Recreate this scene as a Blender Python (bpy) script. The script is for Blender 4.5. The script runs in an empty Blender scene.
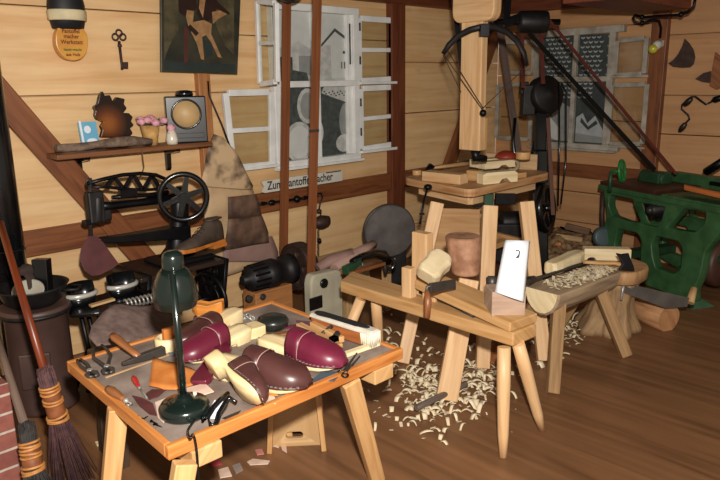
import bpy, math, random
from mathutils import Vector, Matrix, noise
R = random.Random(7)
scn = bpy.context.scene
COL = scn.collection
V = Vector
# ---------------------------------------------------------------- camera model (room axes: x along the left wall, y along the right wall)
FPX, PITCH, ROLL, YAW, EYE = 674.22, .236328, -.014198, .781275, 1.6
def _cam():
    d1 = V((math.cos(YAW), math.sin(YAW), 0)); d2 = V((-math.sin(YAW), math.cos(YAW), 0))
    W = lambda a: V((a.dot(d1), a.dot(d2), a.z))
    cp, sp = math.cos(PITCH), math.sin(PITCH); cr, sr = math.cos(ROLL), math.sin(ROLL)
    f = V((0, cp, -sp)); u = V((0, sp, cp)); x = V((1, 0, 0))
    return W(x*cr + u*sr), W(u*cr - x*sr), W(f)
CX, CU, CF = _cam()
CC = V((0, 0, EYE))
def ray(px, py): return CF + CX*((px-360)/FPX) - CU*((py-240)/FPX)
def Zp(px, py, z): d = ray(px, py); return CC + d*((z-EYE)/d.z)
def Yp(px, py, y): d = ray(px, py); return CC + d*(y/d.y)
def Xp(px, py, x): d = ray(px, py); return CC + d*(x/d.x)
def Dp(px, py, D): return CC + ray(px, py)*D
def depth(p): return (V(p)-CC).dot(CF)
WY, WX = 3.9, 5.82       # left wall plane y, right wall plane x
# ---------------------------------------------------------------- materials
def lin(h):
    h = h.lstrip('#'); c = [int(h[i:i+2], 16)/255 for i in (0, 2, 4)]
    return tuple(((v+.055)/1.055)**2.4 if v > .04045 else v/12.92 for v in c) + (1,)
def mulc(c, k): return tuple(min(1, v*k) for v in c[:3]) + (1,)
def new_mat(name):
    m = bpy.data.materials.new(name); m.use_nodes = True
    nt = m.node_tree; return m, nt, nt.nodes['Principled BSDF']
def _ramp(nt, stops):
    r = nt.nodes.new('ShaderNodeValToRGB')
    e = r.color_ramp.elements
    while len(e) < len(stops): e.new(.5)
    for i, (p, c) in enumerate(stops): e[i].position = p; e[i].color = c
    return r
def wood(name, dark, light, rough=.55, su=3, sv=45, var=.22, knots=0, bump=.15, coat=0):
    """grain runs along u of the UV map (metres)"""
    m, nt, b = new_mat(name); N = nt.nodes.new; L = nt.links.new
    tc = N('ShaderNodeTexCoord'); mp = N('ShaderNodeMapping'); mp.inputs['Scale'].default_value = (su, sv, 1)
    L(tc.outputs['UV'], mp.inputs[0])
    n1 = N('ShaderNodeTexNoise'); n1.inputs['Scale'].default_value = 1; n1.inputs['Detail'].default_value = 5; n1.inputs['Distortion'].default_value = .6
    L(mp.outputs[0], n1.inputs['Vector'])
    d, l = lin(dark), lin(light)
    mid = tuple((a*.4+c*.6) for a, c in zip(d, l))
    rp = _ramp(nt, [(.3, d), (.5, mid), (.68, l)]); L(n1.outputs[0], rp.inputs[0])
    n2 = N('ShaderNodeTexNoise'); n2.inputs['Scale'].default_value = 6; n2.inputs['Detail'].default_value = 3
    L(tc.outputs['UV'], n2.inputs['Vector'])
    geo = N('ShaderNodeNewGeometry')
    ad = N('ShaderNodeMath'); ad.operation = 'ADD'; L(n2.outputs[0], ad.inputs[0]); L(geo.outputs['Random Per Island'], ad.inputs[1])
    mr = N('ShaderNodeMapRange'); mr.inputs[1].default_value = .2; mr.inputs[2].default_value = 1.8; mr.inputs[3].default_value = 1-var; mr.inputs[4].default_value = 1+var
    L(ad.outputs[0], mr.inputs[0])
    hs = N('ShaderNodeHueSaturation'); L(mr.outputs[0], hs.inputs['Value']); L(rp.outputs[0], hs.inputs['Color'])
    col = hs.outputs[0]
    if knots:
        vo = N('ShaderNodeTexVoronoi'); vo.inputs['Scale'].default_value = 1
        mk = N('ShaderNodeMapping'); mk.inputs['Scale'].default_value = (2.2, 5, 1); L(tc.outputs['UV'], mk.inputs[0]); L(mk.outputs[0], vo.inputs['Vector'])
        kr = _ramp(nt, [(.03, (1, 1, 1, 1)), (.12, (0, 0, 0, 1))]); L(vo.outputs['Distance'], kr.inputs[0])
        km = N('ShaderNodeMath'); km.operation = 'MULTIPLY'; km.inputs[1].default_value = knots; L(kr.outputs[0], km.inputs[0])
        mx = N('ShaderNodeMix'); mx.data_type = 'RGBA'; L(km.outputs[0], mx.inputs[0]); L(col, mx.inputs[6]); mx.inputs[7].default_value = mulc(d, .55)
        col = mx.outputs[2]
    L(col, b.inputs['Base Color']); b.inputs['Roughness'].default_value = rough
    if coat: b.inputs['Coat Weight'].default_value = coat; b.inputs['Coat Roughness'].default_value = .25
    if bump:
        bp = N('ShaderNodeBump'); bp.inputs['Strength'].default_value = bump; bp.inputs['Distance'].default_value = .004
        L(n1.outputs[0], bp.inputs['Height']); L(bp.outputs[0], b.inputs['Normal'])
    return m
def plain(name, c, rough=.5, metal=0, var=.12, sc=14, bump=0, c2=None, spec=.5, coat=0, lo=.35, hi=.65, det=4):
    m, nt, b = new_mat(name); N = nt.nodes.new; L = nt.links.new
    tc = N('ShaderNodeTexCoord'); n = N('ShaderNodeTexNoise'); n.inputs['Scale'].default_value = sc; n.inputs['Detail'].default_value = det
    L(tc.outputs['Object'], n.inputs['Vector'])
    c = lin(c); cc = lin(c2) if c2 else mulc(c, 1+var)
    c1 = c if c2 else mulc(c, 1-var)
    rp = _ramp(nt, [(lo, c1), (hi, cc)]); L(n.outputs[0], rp.inputs[0]); L(rp.outputs[0], b.inputs['Base Color'])
    b.inputs['Roughness'].default_value = rough; b.inputs['Metallic'].default_value = metal; b.inputs['Specular IOR Level'].default_value = spec
    if coat: b.inputs['Coat Weight'].default_value = coat; b.inputs['Coat Roughness'].default_value = .12
    if bump:
        bp = N('ShaderNodeBump'); bp.inputs['Strength'].default_value = bump; bp.inputs['Distance'].default_value = .005
        L(n.outputs[0], bp.inputs['Height']); L(bp.outputs[0], b.inputs['Normal'])
    return m
def glass_mat(name, tint):
    m, nt, b = new_mat(name); N = nt.nodes.new; L = nt.links.new
    t = N('ShaderNodeBsdfTransparent'); t.inputs[0].default_value = lin(tint)
    g = N('ShaderNodeBsdfGlossy'); g.inputs['Roughness'].default_value = .05
    mx = N('ShaderNodeMixShader'); mx.inputs[0].default_value = .04; L(t.outputs[0], mx.inputs[1]); L(g.outputs[0], mx.inputs[2])
    L(mx.outputs[0], nt.nodes['Material Output'].inputs[0]); return m
# ---------------------------------------------------------------- mesh builder
def fr3(d, up=(0, 0, 1)):
    z = V(d).normalized(); u = V(up)
    if abs(z.dot(u.normalized())) > .99: u = V((0, 1, 0)) if abs(z.y) < .9 else V((1, 0, 0))
    x = u.cross(z).normalized(); y = z.cross(x); return x, y, z
def M4(o, ux, uz=(0, 0, 1)):
    x = V(ux).normalized(); y = V(uz).cross(x).normalized(); z = x.cross(y)
    return Matrix(((x.x, y.x, z.x, o[0]), (x.y, y.y, z.y, o[1]), (x.z, y.z, z.z, o[2]), (0, 0, 0, 1)))
class MB:
    def __init__(s, xf=None): s.v = []; s.f = []; s.uv = []; s.mi = []; s.sm = []; s.xf = xf; s.m = 0
    def add(s, p):
        p = V(p); s.v.append(s.xf @ p if s.xf else p); return len(s.v)-1
    def face(s, idx, uv, sm=False): s.f.append(idx); s.uv.append(uv); s.mi.append(s.m); s.sm.append(sm)
    def hexa(s, P):
        """8 corners: 0-3 bottom loop, 4-7 top loop; grain along 0->4 if long else the longest edge"""
        i = [s.add(p) for p in P]; o = (R.random()*7, R.random()*7)
        P = [s.v[k] for k in i]
        e = [(P[1]-P[0]).length, (P[3]-P[0]).length, (P[4]-P[0]).length]; ax = e.index(max(e))
        for q in ((0, 3, 2, 1), (4, 5, 6, 7), (0, 1, 5, 4), (1, 2, 6, 5), (2, 3, 7, 6), (3, 0, 4, 7)):
            cr = {0: (0, 0, 0), 1: (1, 0, 0), 2: (1, 1, 0), 3: (0, 1, 0), 4: (0, 0, 1), 5: (1, 0, 1), 6: (1, 1, 1), 7: (0, 1, 1)}
            uv = []
            for k in q:
                c = [cr[k][j]*e[j] for j in range(3)]; ot = [j for j in range(3) if j != ax]
                uv.append((o[0]+c[ax], o[1]+c[ot[0]]+c[ot[1]]*1.0))
            s.face([i[k] for k in q], uv)
        return s
    def box(s, c, sz, ux=(1, 0, 0), uz=(0, 0, 1)):
        M = M4(c, ux, uz); a, b, d = (k/2 for k in sz)
        return s.hexa([M @ V(p) for p in ((-a, -b, -d), (a, -b, -d), (a, b, -d), (-a, b, -d), (-a, -b, d), (a, -b, d), (a, b, d), (-a, b, d))])
    def bar(s, p0, p1, w, h, up=(0, 0, 1), w1=None, h1=None):
        """w across, h along 'up'"""
        p0, p1 = V(p0), V(p1); x, y, z = fr3(p1-p0, up); w1 = w if w1 is None else w1; h1 = h if h1 is None else h1
        P = []
        for p, a, b in ((p0, w/2, h/2), (p1, w1/2, h1/2)):
            for q in ((-1, -1), (1, -1), (1, 1), (-1, 1)): P.append(p+x*a*q[0]+y*b*q[1])
        return s.hexa(P)
    def loft(s, rings, cap=(1, 1), closed=True, sm=True, us=None):
        o = (R.random()*7, R.random()*7); n = len(rings[0]); ids = [[s.add(p) for p in r] for r in rings]
        u = [0]
        for k in range(1, len(rings)): u.append(u[-1] + max(1e-4, (sum((V(p) for p in rings[k]), V())/n - sum((V(p) for p in rings[k-1]), V())/n).length))
        w = [0]; big = max(rings, key=lambda r: (V(r[0])-V(r[n//2])).length)
        for j in range(n): w.append(w[-1] + (V(big[j])-V(big[(j+1) % n])).length)
        for k in range(len(rings)-1):
            for j in range(n if closed else n-1):
                j2 = (j+1) % n
                s.face([ids[k][j], ids[k][j2], ids[k+1][j2], ids[k+1][j]], [(o[0]+u[k], o[1]+w[j]), (o[0]+u[k], o[1]+w[j+1]), (o[0]+u[k+1], o[1]+w[j+1]), (o[0]+u[k+1], o[1]+w[j])], sm)
        if closed:
            for c, r, rg in ((cap[0], ids[0][::-1], rings[0][::-1]), (cap[1], ids[-1], rings[-1])):
                if c and n > 2:
                    c0 = V(rg[0]); ax = (V(rg[n//4])-c0); ax = ax.normalized() if ax.length > 1e-6 else V((1, 0, 0))
                    s.face(list(r), [(o[0]+(V(p)-c0).dot(ax), o[1]+(V(p)-c0-(V(p)-c0).dot(ax)*ax).length) for p in rg])
        return s
    def tube(s, pts, r, n=10, cap=True, flat=1, up=(0, 0, 1), sm=True):
        pts = [V(p) for p in pts]; m = len(pts)
        rr = [r]*m if isinstance(r, (int, float)) else r
        rings = []; px = None
        for i, p in enumerate(pts):
            t = (pts[min(i+1, m-1)]-pts[max(i-1, 0)]).normalized()
            if px is None: x, y, _ = fr3(t, up)
            else:
                x = px - t*px.dot(t); x = x.normalized() if x.length > 1e-5 else fr3(t, up)[0]; y = t.cross(x)
            px = x
            rings.append([p+x*math.cos(a)*rr[i]+y*math.sin(a)*rr[i]*flat for a in (2*math.pi*k/n for k in range(n))])
        return s.loft(rings, (cap, cap), True, sm)
    def lathe(s, prof, o, ax=(0, 0, 1), n=24, sm=True, cap=(1, 1), sx=1):
        x, y, z = fr3(ax); o = V(o)
        return s.loft([[o+z*h+x*math.cos(a)*r*sx+y*math.sin(a)*r for a in (2*math.pi*k/n for k in range(n))] for r, h in prof], cap, True, sm)
    def cyl(s, p0, p1, r, n=20, r1=None):
        p0, p1 = V(p0), V(p1); return s.lathe([(r, 0), (r if r1 is None else r1, (p1-p0).length)], p0, p1-p0, n)
    def torus(s, c, ax, Rr, r, n=28, k=8, flat=1):
        x, y, z = fr3(ax); c = V(c); rings = []
        for i in range(n+1):
            a = 2*math.pi*i/n; d = x*math.cos(a)+y*math.sin(a)
            rings.append([c+d*(Rr+r*math.cos(b))+z*r*flat*math.sin(b) for b in (2*math.pi*j/k for j in range(k))])
        return s.loft(rings, (0, 0))
    def prism(s, poly, t, o=(0, 0, 0), ux=(1, 0, 0), uy=(0, 0, 1)):
        """2-D outline in the ux,uy plane, extruded t along ux x uy (centred)"""
        ux, uy = V(ux).normalized(), V(uy).normalized(); n = ux.cross(uy).normalized(); o = V(o); of = (R.random()*7, R.random()*7)
        if sum(poly[i-1][0]*poly[i][1]-poly[i][0]*poly[i-1][1] for i in range(len(poly))) < 0: poly = poly[::-1]
        a = [s.add(o+ux*p[0]+uy*p[1]+n*t/2) for p in poly]; b = [s.add(o+ux*p[0]+uy*p[1]-n*t/2) for p in poly]
        uv = [(p[0]+of[0], p[1]+of[1]) for p in poly]; N = len(poly)
        s.face(a, uv); s.face(b[::-1], uv[::-1])
        for i in range(N):
            j = (i+1) % N; l = (V(poly[i])-V(poly[j])).length
            s.face([a[j], a[i], b[i], b[j]], [(of[0], of[1]), (of[0]+l, of[1]), (of[0]+l, of[1]+t), (of[0], of[1]+t)])
        return s
    def plate(s, pts, t):
        """3-D outline of nearly coplanar world points given thickness t (extends backwards from the camera)"""
        pts = [V(p) for p in pts]; c = sum(pts, V())/len(pts); n = V()
        for i in range(len(pts)): n += (pts[i-1]-c).cross(pts[i]-c)
        n.normalize()
        x = (pts[1]-pts[0]).normalized(); y = n.cross(x).normalized()
        if n.dot(CC-c) < 0: n = -n
        y = n.cross(x)
        return s.prism([((p-c).dot(x), (p-c).dot(y)) for p in pts], t, c-n*t/2, x, y)
    def sphere(s, c, r, n=16, sc=(1, 1, 1), ux=(1, 0, 0), uz=(0, 0, 1), k=9):
        M = M4(c, ux, uz); rings = []
        for i in range(k+1):
            a = -math.pi/2+math.pi*i/k; rings.append([M @ V((r*sc[0]*math.cos(a)*math.cos(b), r*sc[1]*math.cos(a)*math.sin(b), r*sc[2]*math.sin(a))) for b in (2*math.pi*j/n for j in range(n))])
        return s.loft(rings, (0, 0))
    def sheet(s, Lp, Rp, nc=10, amp=.01, nr=4, fq=3.0, nrm=None, sag=0):
        """ruled patch between two polylines with soft waves"""
        def rs(P):
            P = [V(p) for p in P]; out = []
            for i in range(len(P)-1):
                for k in range(nr): out.append(P[i].lerp(P[i+1], k/nr))
            return out+[P[-1]]
        A, B = rs(Lp), rs(Rp); n = nrm or (B[0]-A[0]).cross(A[-1]-A[0]).normalized(); sd = R.random()*50
        ids = []; o = R.random()*5
        for i, (a, b) in enumerate(zip(A, B)):
            row = []
            for j in range(nc+1):
                p = a.lerp(b, j/nc); w = noise.noise(V((p.x*fq+sd, p.y*fq, p.z*fq)))*2
                row.append(s.add(p+n*amp*w+V((0, 0, -sag*math.sin(math.pi*j/nc)))))
            ids.append(row)
        for i in range(len(A)-1):
            for j in range(nc):
                s.face([ids[i][j], ids[i][j+1], ids[i+1][j+1], ids[i+1][j]], [(o+j*.03, i*.03), (o+j*.03+.03, i*.03), (o+j*.03+.03, i*.03+.03), (o+j*.03, i*.03+.03)], True)
        return s
    def blob(s, c, r, sc=(1, 1, 1), ux=(1, 0, 0), uz=(0, 0, 1), rough=.2, n=14, k=8, fq=2.0):
        i0 = len(s.v); s.sphere((0, 0, 0), r, n, (1, 1, 1), k=k); M = M4(c, ux, uz); sd = V((R.random()*40, R.random()*40, 0))
        X = s.xf
        for i in range(i0, len(s.v)):
            p = s.v[i] if not X else X.inverted() @ s.v[i]
            d = p.normalized() if p.length else p; q = p*(1+rough*noise.noise(d*fq+sd)); q = M @ V((q.x*sc[0], q.y*sc[1], q.z*sc[2]))
            s.v[i] = X @ q if X else q
        return s
# ---------------------------------------------------------------- linking
WL = {}
def wloc(o): return WL.get(o.name, V())
def thing(name, loc, label, cat, group=None):
    o = bpy.data.objects.new(name, None); COL.objects.link(o); o.empty_display_size = .05; o.location = loc
    o['label'] = label; o['category'] = cat
    if group: o['group'] = group
    WL[o.name] = V(loc); return o
def finish(o, me, parent, bevel, solid, sub):
    COL.objects.link(o)
    if parent: o.parent = parent
    if sub:
        m = o.modifiers.new('s', 'SUBSURF'); m.levels = sub; m.render_levels = sub
    if solid:
        m = o.modifiers.new('t', 'SOLIDIFY'); m.thickness = solid; m.offset = 0
    if bevel:
        m = o.modifiers.new('b', 'BEVEL'); m.width = bevel; m.segments = 2; m.limit_method = 'ANGLE'; m.angle_limit = .6; m.use_clamp_overlap = True
def build(name, mb, mat, parent=None, bevel=0, solid=0, sub=0, label=None):
    me = bpy.data.meshes.new(name)
    if parent is not None: org = wloc(parent)
    else:
        xs = [p.x for p in mb.v]; ys = [p.y for p in mb.v]; zs = [p.z for p in mb.v]
        org = V(((min(xs)+max(xs))/2, (min(ys)+max(ys))/2, min(zs)))
    me.from_pydata([tuple(p-org) for p in mb.v], [], mb.f)
    ul = me.uv_layers.new(name='UVMap'); k = 0
    for uv in mb.uv:
        for c in uv: ul.data[k].uv = c; k += 1
    me.polygons.foreach_set('use_smooth', mb.sm); me.polygons.foreach_set('material_index', mb.mi)
    for m in (mat if isinstance(mat, (list, tuple)) else [mat]): me.materials.append(m)
    me.validate(); me.update()
    o = bpy.data.objects.new(name, me); o.location = (0, 0, 0) if parent is not None else org
    WL[o.name] = org
    finish(o, me, parent, bevel, solid, sub)
    if label: o['label'] = label
    return o
def tag(o, label, cat, group=None, kind=None):
    o['label'] = label; o['category'] = cat
    if group: o['group'] = group
    if kind: o['kind'] = kind
    return o
def structure(name, mb, mat, bevel=0):
    o = build(name, mb, mat, None, bevel); o['kind'] = 'structure'; return o
def _eval_mesh(cu):
    t = bpy.data.objects.new('tmp_curve', cu); COL.objects.link(t)
    dg = bpy.context.evaluated_depsgraph_get(); dg.update()
    me = bpy.data.meshes.new_from_object(t.evaluated_get(dg)); bpy.data.objects.remove(t); return me
def mesh_part(name, me, M, mat, parent):
    org = wloc(parent) if parent else M.translation
    me.transform(Matrix.Translation(-org) @ M); me.materials.clear(); me.materials.append(mat); me.name = name
    o = bpy.data.objects.new(name, me); o.location = (0, 0, 0) if parent else org; WL[o.name] = V(org); finish(o, me, parent, 0, 0, 0); return o
def text_part(name, body, size, M, mat, parent, ext=.0006, sx=1, shear=0, align='LEFT', bold=.0006):
    cu = bpy.data.curves.new('txt', 'FONT'); cu.body = body; cu.size = size; cu.extrude = ext; cu.align_x = align; cu.shear = shear; cu.offset = bold
    me = _eval_mesh(cu); me.transform(Matrix.Diagonal((sx, 1, 1, 1))); return mesh_part(name, me, M, mat, parent)
def rrect(x0, y0, x1, y1, r, n=4):
    out = []
    for cx, cy, a0 in ((x1-r, y1-r, 0), (x0+r, y1-r, 90), (x0+r, y0+r, 180), (x1-r, y0+r, 270)):
        for k in range(n+1): a = math.radians(a0+90*k/n); out.append((cx+r*math.cos(a), cy+r*math.sin(a)))
    return out
def rpoly(P, r=.02, n=4):
    """polygon with rounded corners"""
    out = []; N = len(P)
    for i in range(N):
        p = V(P[i]).to_2d() if len(P[i]) > 2 else V((*P[i], 0)).to_2d(); a = V((*P[i-1], 0)).to_2d(); b = V((*P[(i+1) % N], 0)).to_2d()
        da, db = a-p, b-p; q = min(r, da.length*.45, db.length*.45); s0 = p+da.normalized()*q; s1 = p+db.normalized()*q
        for k in range(n+1): t = k/n; out.append(tuple(s0*(1-t)**2+p*2*t*(1-t)+s1*t*t))
    return out
def holed(outline, holes, t, bev=.004):
    cu = bpy.data.curves.new('pl', 'CURVE'); cu.dimensions = '2D'; cu.fill_mode = 'BOTH'; cu.extrude = t/2; cu.bevel_depth = bev; cu.bevel_resolution = 1
    for P in [outline]+holes:
        sp = cu.splines.new('POLY'); sp.points.add(len(P)-1); sp.use_cyclic_u = True
        for i, p in enumerate(P): sp.points[i].co = (p[0], p[1], 0, 1)
    return _eval_mesh(cu)
def copy_tree(o, parent=None):
    c = o.copy(); COL.objects.link(c); c.parent = parent
    for ch in list(o.children): copy_tree(ch, c)
    return c
def arc(c, r, a0, a1, n=10): return [(c[0]+r*math.cos(math.radians(a0+(a1-a0)*k/n)), c[1]+r*math.sin(math.radians(a0+(a1-a0)*k/n))) for k in range(n+1)]
def smooth(P, n=5):
    P = [V(p) for p in P]; out = []
    for i in range(len(P)-1):
        p0, p1, p2, p3 = P[max(i-1, 0)], P[i], P[i+1], P[min(i+2, len(P)-1)]
        for k in range(n):
            t = k/n; out.append(.5*((2*p1)+(p2-p0)*t+(2*p0-5*p1+4*p2-p3)*t*t+(3*p1-p0-3*p2+p3)*t**3))
    return out+[P[-1]]
def lerp(a, b, t): return V(a).lerp(V(b), t)
# ---------------------------------------------------------------- palette
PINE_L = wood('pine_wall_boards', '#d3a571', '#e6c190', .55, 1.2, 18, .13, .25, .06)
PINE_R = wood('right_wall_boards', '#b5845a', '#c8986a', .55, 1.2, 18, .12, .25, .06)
BEAM = wood('stained_beam_wood', '#64351c', '#8d5530', .5, 3, 30, .18, .2, .2)
POSTD = wood('dark_post_wood', '#5a2a18', '#784024', .5, 3, 30, .12, 0, .2)
CEILW = plain('dark_ceiling_boards', '#2c1f18', .8, c2='#1e1511')
CEILB = wood('ceiling_beam_wood', '#5c2c1a', '#84432a', .55)
OAKP = wood('orange_post_wood', '#9a6236', '#bb8150', .5)
FRESH = wood('fresh_pine', '#c79868', '#e0ba8c', .5, 2.5, 34, .1, .2, .1)
FRESH2 = wood('honey_pine', '#b58550', '#d3a874', .5, 2.5, 34, .12, .25, .1)
TABW = wood('orange_table_wood', '#a9622b', '#cf8a4a', .4, 3, 40, .14, .3)
PALE = wood('pale_poplar', '#d8bd8c', '#f1dfb8', .55, 3, 30, .08, 0, .08)
PALE2 = wood('weathered_pine', '#a98356', '#c9a678', .6, 3, 40, .16, .3)
GREYW = wood('grey_weathered_wood', '#7d6a54', '#a89071', .7, 3, 40, .2, .1, .3)
BROWNW = wood('brown_handle_wood', '#6e3f22', '#96603a', .4, 3, 40, .15)
BARK = plain('bark', '#6b4a33', .85, var=.3, sc=22, bump=.6)
ENDW = wood('log_wood', '#a8754a', '#d2a274', .6, 5, 25, .16, .1, .3)
WHITE = plain('old_white_paint', '#f0f0ee', .55, c2='#d5d6d4', sc=9, lo=.3, hi=.8)
IRON = plain('black_iron', '#17161a', .38, .6, .25, 18)
IRON2 = plain('dark_grey_iron', '#2c2a2b', .5, .6, .25, 18)
RUST = plain('rusty_iron', '#4a3630', .6, .5, .25, 24)
STEEL = plain('worn_steel', '#a8a49e', .35, .45, .2, 14)
STEELD = plain('dark_worn_steel', '#4a4542', .42, .5, .2, 14)
BLACK = plain('black_enamel', '#0f1012', .22, 0, .2, 10, coat=.3)
LAMPG = plain('dark_green_enamel', '#121c19', .22, .1, .15, 6, coat=.5)
GREEN = plain('green_machine_paint', '#2c4f2e', .45, 0, sc=9, c2='#3e663f', bump=.08)
GREEND = plain('dark_green_paint', '#1a3c24', .5, 0, sc=12, c2='#25482f')
LEAD = plain('grey_leather_top', '#6f5f56', .7, 0, sc=8, c2='#99897f', lo=.35, hi=.7, det=7)
PURP = plain('purple_leather', '#591829', .36, 0, sc=10, c2='#6a2036', spec=.5)
BRNL = plain('brown_leather', '#3f2220', .36, 0, sc=10, c2='#50302d')
MAROON = plain('maroon_leather', '#4b2427', .5, 0, sc=12, c2='#5b2f30')
TAN = plain('tan_leather', '#b96a2c', .55, 0, sc=12, c2='#cf8443')
PINKC = plain('pale_pink_leather', '#c9a795', .7, 0, sc=14, c2='#dcc3b0')
CREAM = plain('cream_hide', '#cdae88', .75, 0, sc=5, c2='#a27c56', lo=.4, hi=.75)
STAINH = plain('stained_hide', '#c9ab86', .75, 0, sc=5.5, c2='#3c2820', lo=.47, hi=.62, det=3)
DARKH = plain('dark_brown_hide', '#49342a', .7, 0, sc=6, c2='#8a6a54', lo=.4, hi=.7)
MAUVE = plain('mauve_hide', '#8a6a62', .75, 0, sc=6, c2='#9c7c72')
GREYH = plain('grey_suede', '#5e4a45', .85, 0, sc=30, c2='#75615a')
BEIGEP = plain('beige_machine_paint', '#b4ad98', .5, 0, sc=7, c2='#a19a86')
DISC = plain('dark_abrasive', '#4a4544', .85, 0, sc=8, c2='#615a57')
PAPER = plain('white_paper', '#e9edf5', .8, 0, .03)
INK = plain('dark_ink', '#23262c', .6)
STRAP = wood('leather_belt', '#6e3c20', '#8a5230', .5, 2, 60, .12)
REDBELT = plain('red_belt', '#52221a', .7, 0, .15, spec=.2)
RED = plain('red_plastic', '#b01a1c', .3, 0, .1, coat=.3)
GLASS = glass_mat('window_glass', '#f6f8f6')
STOVE = plain('brown_stove_enamel', '#43302b', .5, 0, sc=6, c2='#523c35')
TWIG = plain('birch_twigs', '#3c2428', .8, 0, sc=40, c2='#5a3b3a')
CANE = plain('cane_binding', '#a56a34', .5, 0, sc=30, c2='#c48a4c')
REDW = wood('red_varnished_wood', '#54200f', '#783418', .35, 3, 40, .12, 0, .1)
# ================================================================ THE ROOM
mb = MB(); fx0, fx1, fy0, fy1 = -.6, WX+.1, -.8, WY+.1
i = [mb.add(p) for p in ((fx0, fy0, 0), (fx1, fy0, 0), (fx1, fy1, 0), (fx0, fy1, 0), (fx0, fy0, -.05), (fx1, fy0, -.05), (fx1, fy1, -.05), (fx0, fy1, -.05))]
for q in ((0, 1, 2, 3), (7, 6, 5, 4), (4, 5, 1, 0), (5, 6, 2, 1), (6, 7, 3, 2), (7, 4, 0, 3)):
    mb.face([i[k] for k in q], [(mb.v[i[k]].y, mb.v[i[k]].x) for k in q])
FLOORM = wood('worn_brown_floor', '#63432b', '#885f40', .42, .9, 13, .12, 0, .05)
structure('floor', mb, FLOORM)
def boards(name, edges, z_lists, axis, mat, lo, hi):
    """board wall built of real planks with seams; axis 0 = runs along x at y=WY, 1 = along y at x=WX"""
    mb = MB()
    for (a, b), zs in zip(edges, z_lists):
        for z0, z1 in zip(zs, zs[1:]):
            if axis == 0: mb.box(((a+b)/2, WY+.03, (z0+z1)/2), (b-a-.003, .06, z1-z0-.007))
            else: mb.box((WX+.03, (a+b)/2, (z0+z1)/2), (b-a-.003, .06, z1-z0-.007), (0, 1, 0))
    # backing behind the seams
    if axis == 0: mb.box(((edges[0][0]+edges[-1][1])/2, WY+.075, 1.2), (edges[-1][1]-edges[0][0], .02, 2.4))
    else: mb.box((WX+.075, (edges[0][0]+edges[-1][1])/2, 1.2), (edges[-1][1]-edges[0][0], .02, 2.4), (0, 1, 0))
    structure(name, mb, mat, .004)
boards('wall_left', [(-.5, 2.43), (2.43, 4.28), (4.28, 5.82)],
       [[0, .72, 1.527, 1.995, 2.32], [0, .72, 1.517, 1.888, 2.32], [0, .3, .72, 1.295, 1.72, 2.32]], 0, PINE_L, 0, 2.3)
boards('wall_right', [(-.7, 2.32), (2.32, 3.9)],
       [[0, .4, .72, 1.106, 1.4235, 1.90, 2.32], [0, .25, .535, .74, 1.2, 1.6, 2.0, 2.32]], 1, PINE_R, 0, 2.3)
mb = MB(); mb.box((2.6, 2.2, 2.345), (6.6, 3.6, .05)); structure('ceiling', mb, CEILW)
tn = [0]
def trim(mb, mat, bev=.006): tn[0] += 1; return structure('trim_%d' % tn[0], mb, mat, bev)
trim(MB().bar((4.285, WY-.03, 0), (4.285, WY-.03, 2.32), .165, .07, (0, 1, 0)), POSTD)                     # post by the window
trim(MB().bar((-.4, WY-.025, .73), (2.39, WY-.025, .73), .06, .14), BEAM)
trim(MB().bar((2.48, WY-.025, .735), (4.2, WY-.025, .735), .06, .14), BEAM)
trim(MB().bar((4.37, WY-.025, .735), (WX, WY-.025, .735), .06, .14), BEAM)
trim(MB().bar((2.435, WY-.02, 0), (2.435, WY-.02, 2.32), .09, .06, (0, 1, 0)), OAKP)
trim(MB().bar((.55, WY-.05, 2.48), (2.02, WY-.05, .36), .142, .04, (0, 1, 0)), BEAM)                        # brace
trim(MB().bar((4.95, WY-.05, .72), (5.79, WY-.05, 2.2), .13, .05, (0, 1, 0)), BEAM)
trim(MB().bar((WX-.03, 2.325, 0), (WX-.03, 2.325, 2.3), .13, .07, (1, 0, 0)), BEAM)                          # post on the right wall
trim(MB().bar((WX-.02, 3.9, .745), (WX-.02, 2.39, .735), .06, .12), BEAM)
trim(MB().bar((WX-.02, 2.26, .735), (WX-.02, -.6, .735), .06, .12), BEAM)
trim(MB().bar((-.5, WY-.04, 2.25), (WX, WY-.04, 2.245), .09, .14), CEILB if 0 else POSTD)
trim(MB().bar((WX-.05, 3.85, 2.24), (WX-.05, -.6, 2.24), .11, .14), POSTD)
# heavy ceiling joist over the right end
A = Xp(632, 13, 5.25); B = Xp(691, 9, 5.25)
mb = MB(); mb.box(((5.25+4.2)/2, (A.y+B.y)/2, A.z+.11), (1.05, A.y-B.y, .22)); trim(mb, CEILB)
mb = MB(); mb.bar((2.6, 3.75, 2.26), (5.7, 1.9, 2.26), .16, .14); trim(mb, CEILW)
# ---------------------------------------------------------------- windows
def leaf(parent, name, c, cross=(.5,), bw=.035, th=.03, panes=True, off=V((0, -1, 0)), mat=None):
    """casement leaf: 4 corner points TL,TR,BR,BL"""
    mat = mat or WHITE; tl, tr, br, bl = [V(p) for p in c]; mb = MB()
    for a, b in ((tl, bl), (tr, br)):
        mb.bar(a, b, bw, th, off)
    ins = bw*.5
    dx = (tr-tl).normalized()*ins
    mb.bar(tl+dx, tr-dx, bw, th, off); mb.bar(bl+dx, br-dx, bw, th, off)
    for k in cross: mb.bar(tl.lerp(bl, k)+dx, tr.lerp(br, k)-dx, bw*.75, th*.8, off)
    o = build(name, mb, mat, parent, .004)
    if panes:
        g = MB(); n = (tr-tl).cross(bl-tl).normalized(); t = .0015
        g.hexa([p+n*t for p in (bl, br, tr, tl)]+[p-n*t for p in (bl, br, tr, tl)])
        build('pane', g, GLASS, o)
    return o
def wl(x, z, d=.03): return V((x, WY-d, z))
def wr(y, z, d=.03): return V((WX-d, y, z))
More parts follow.
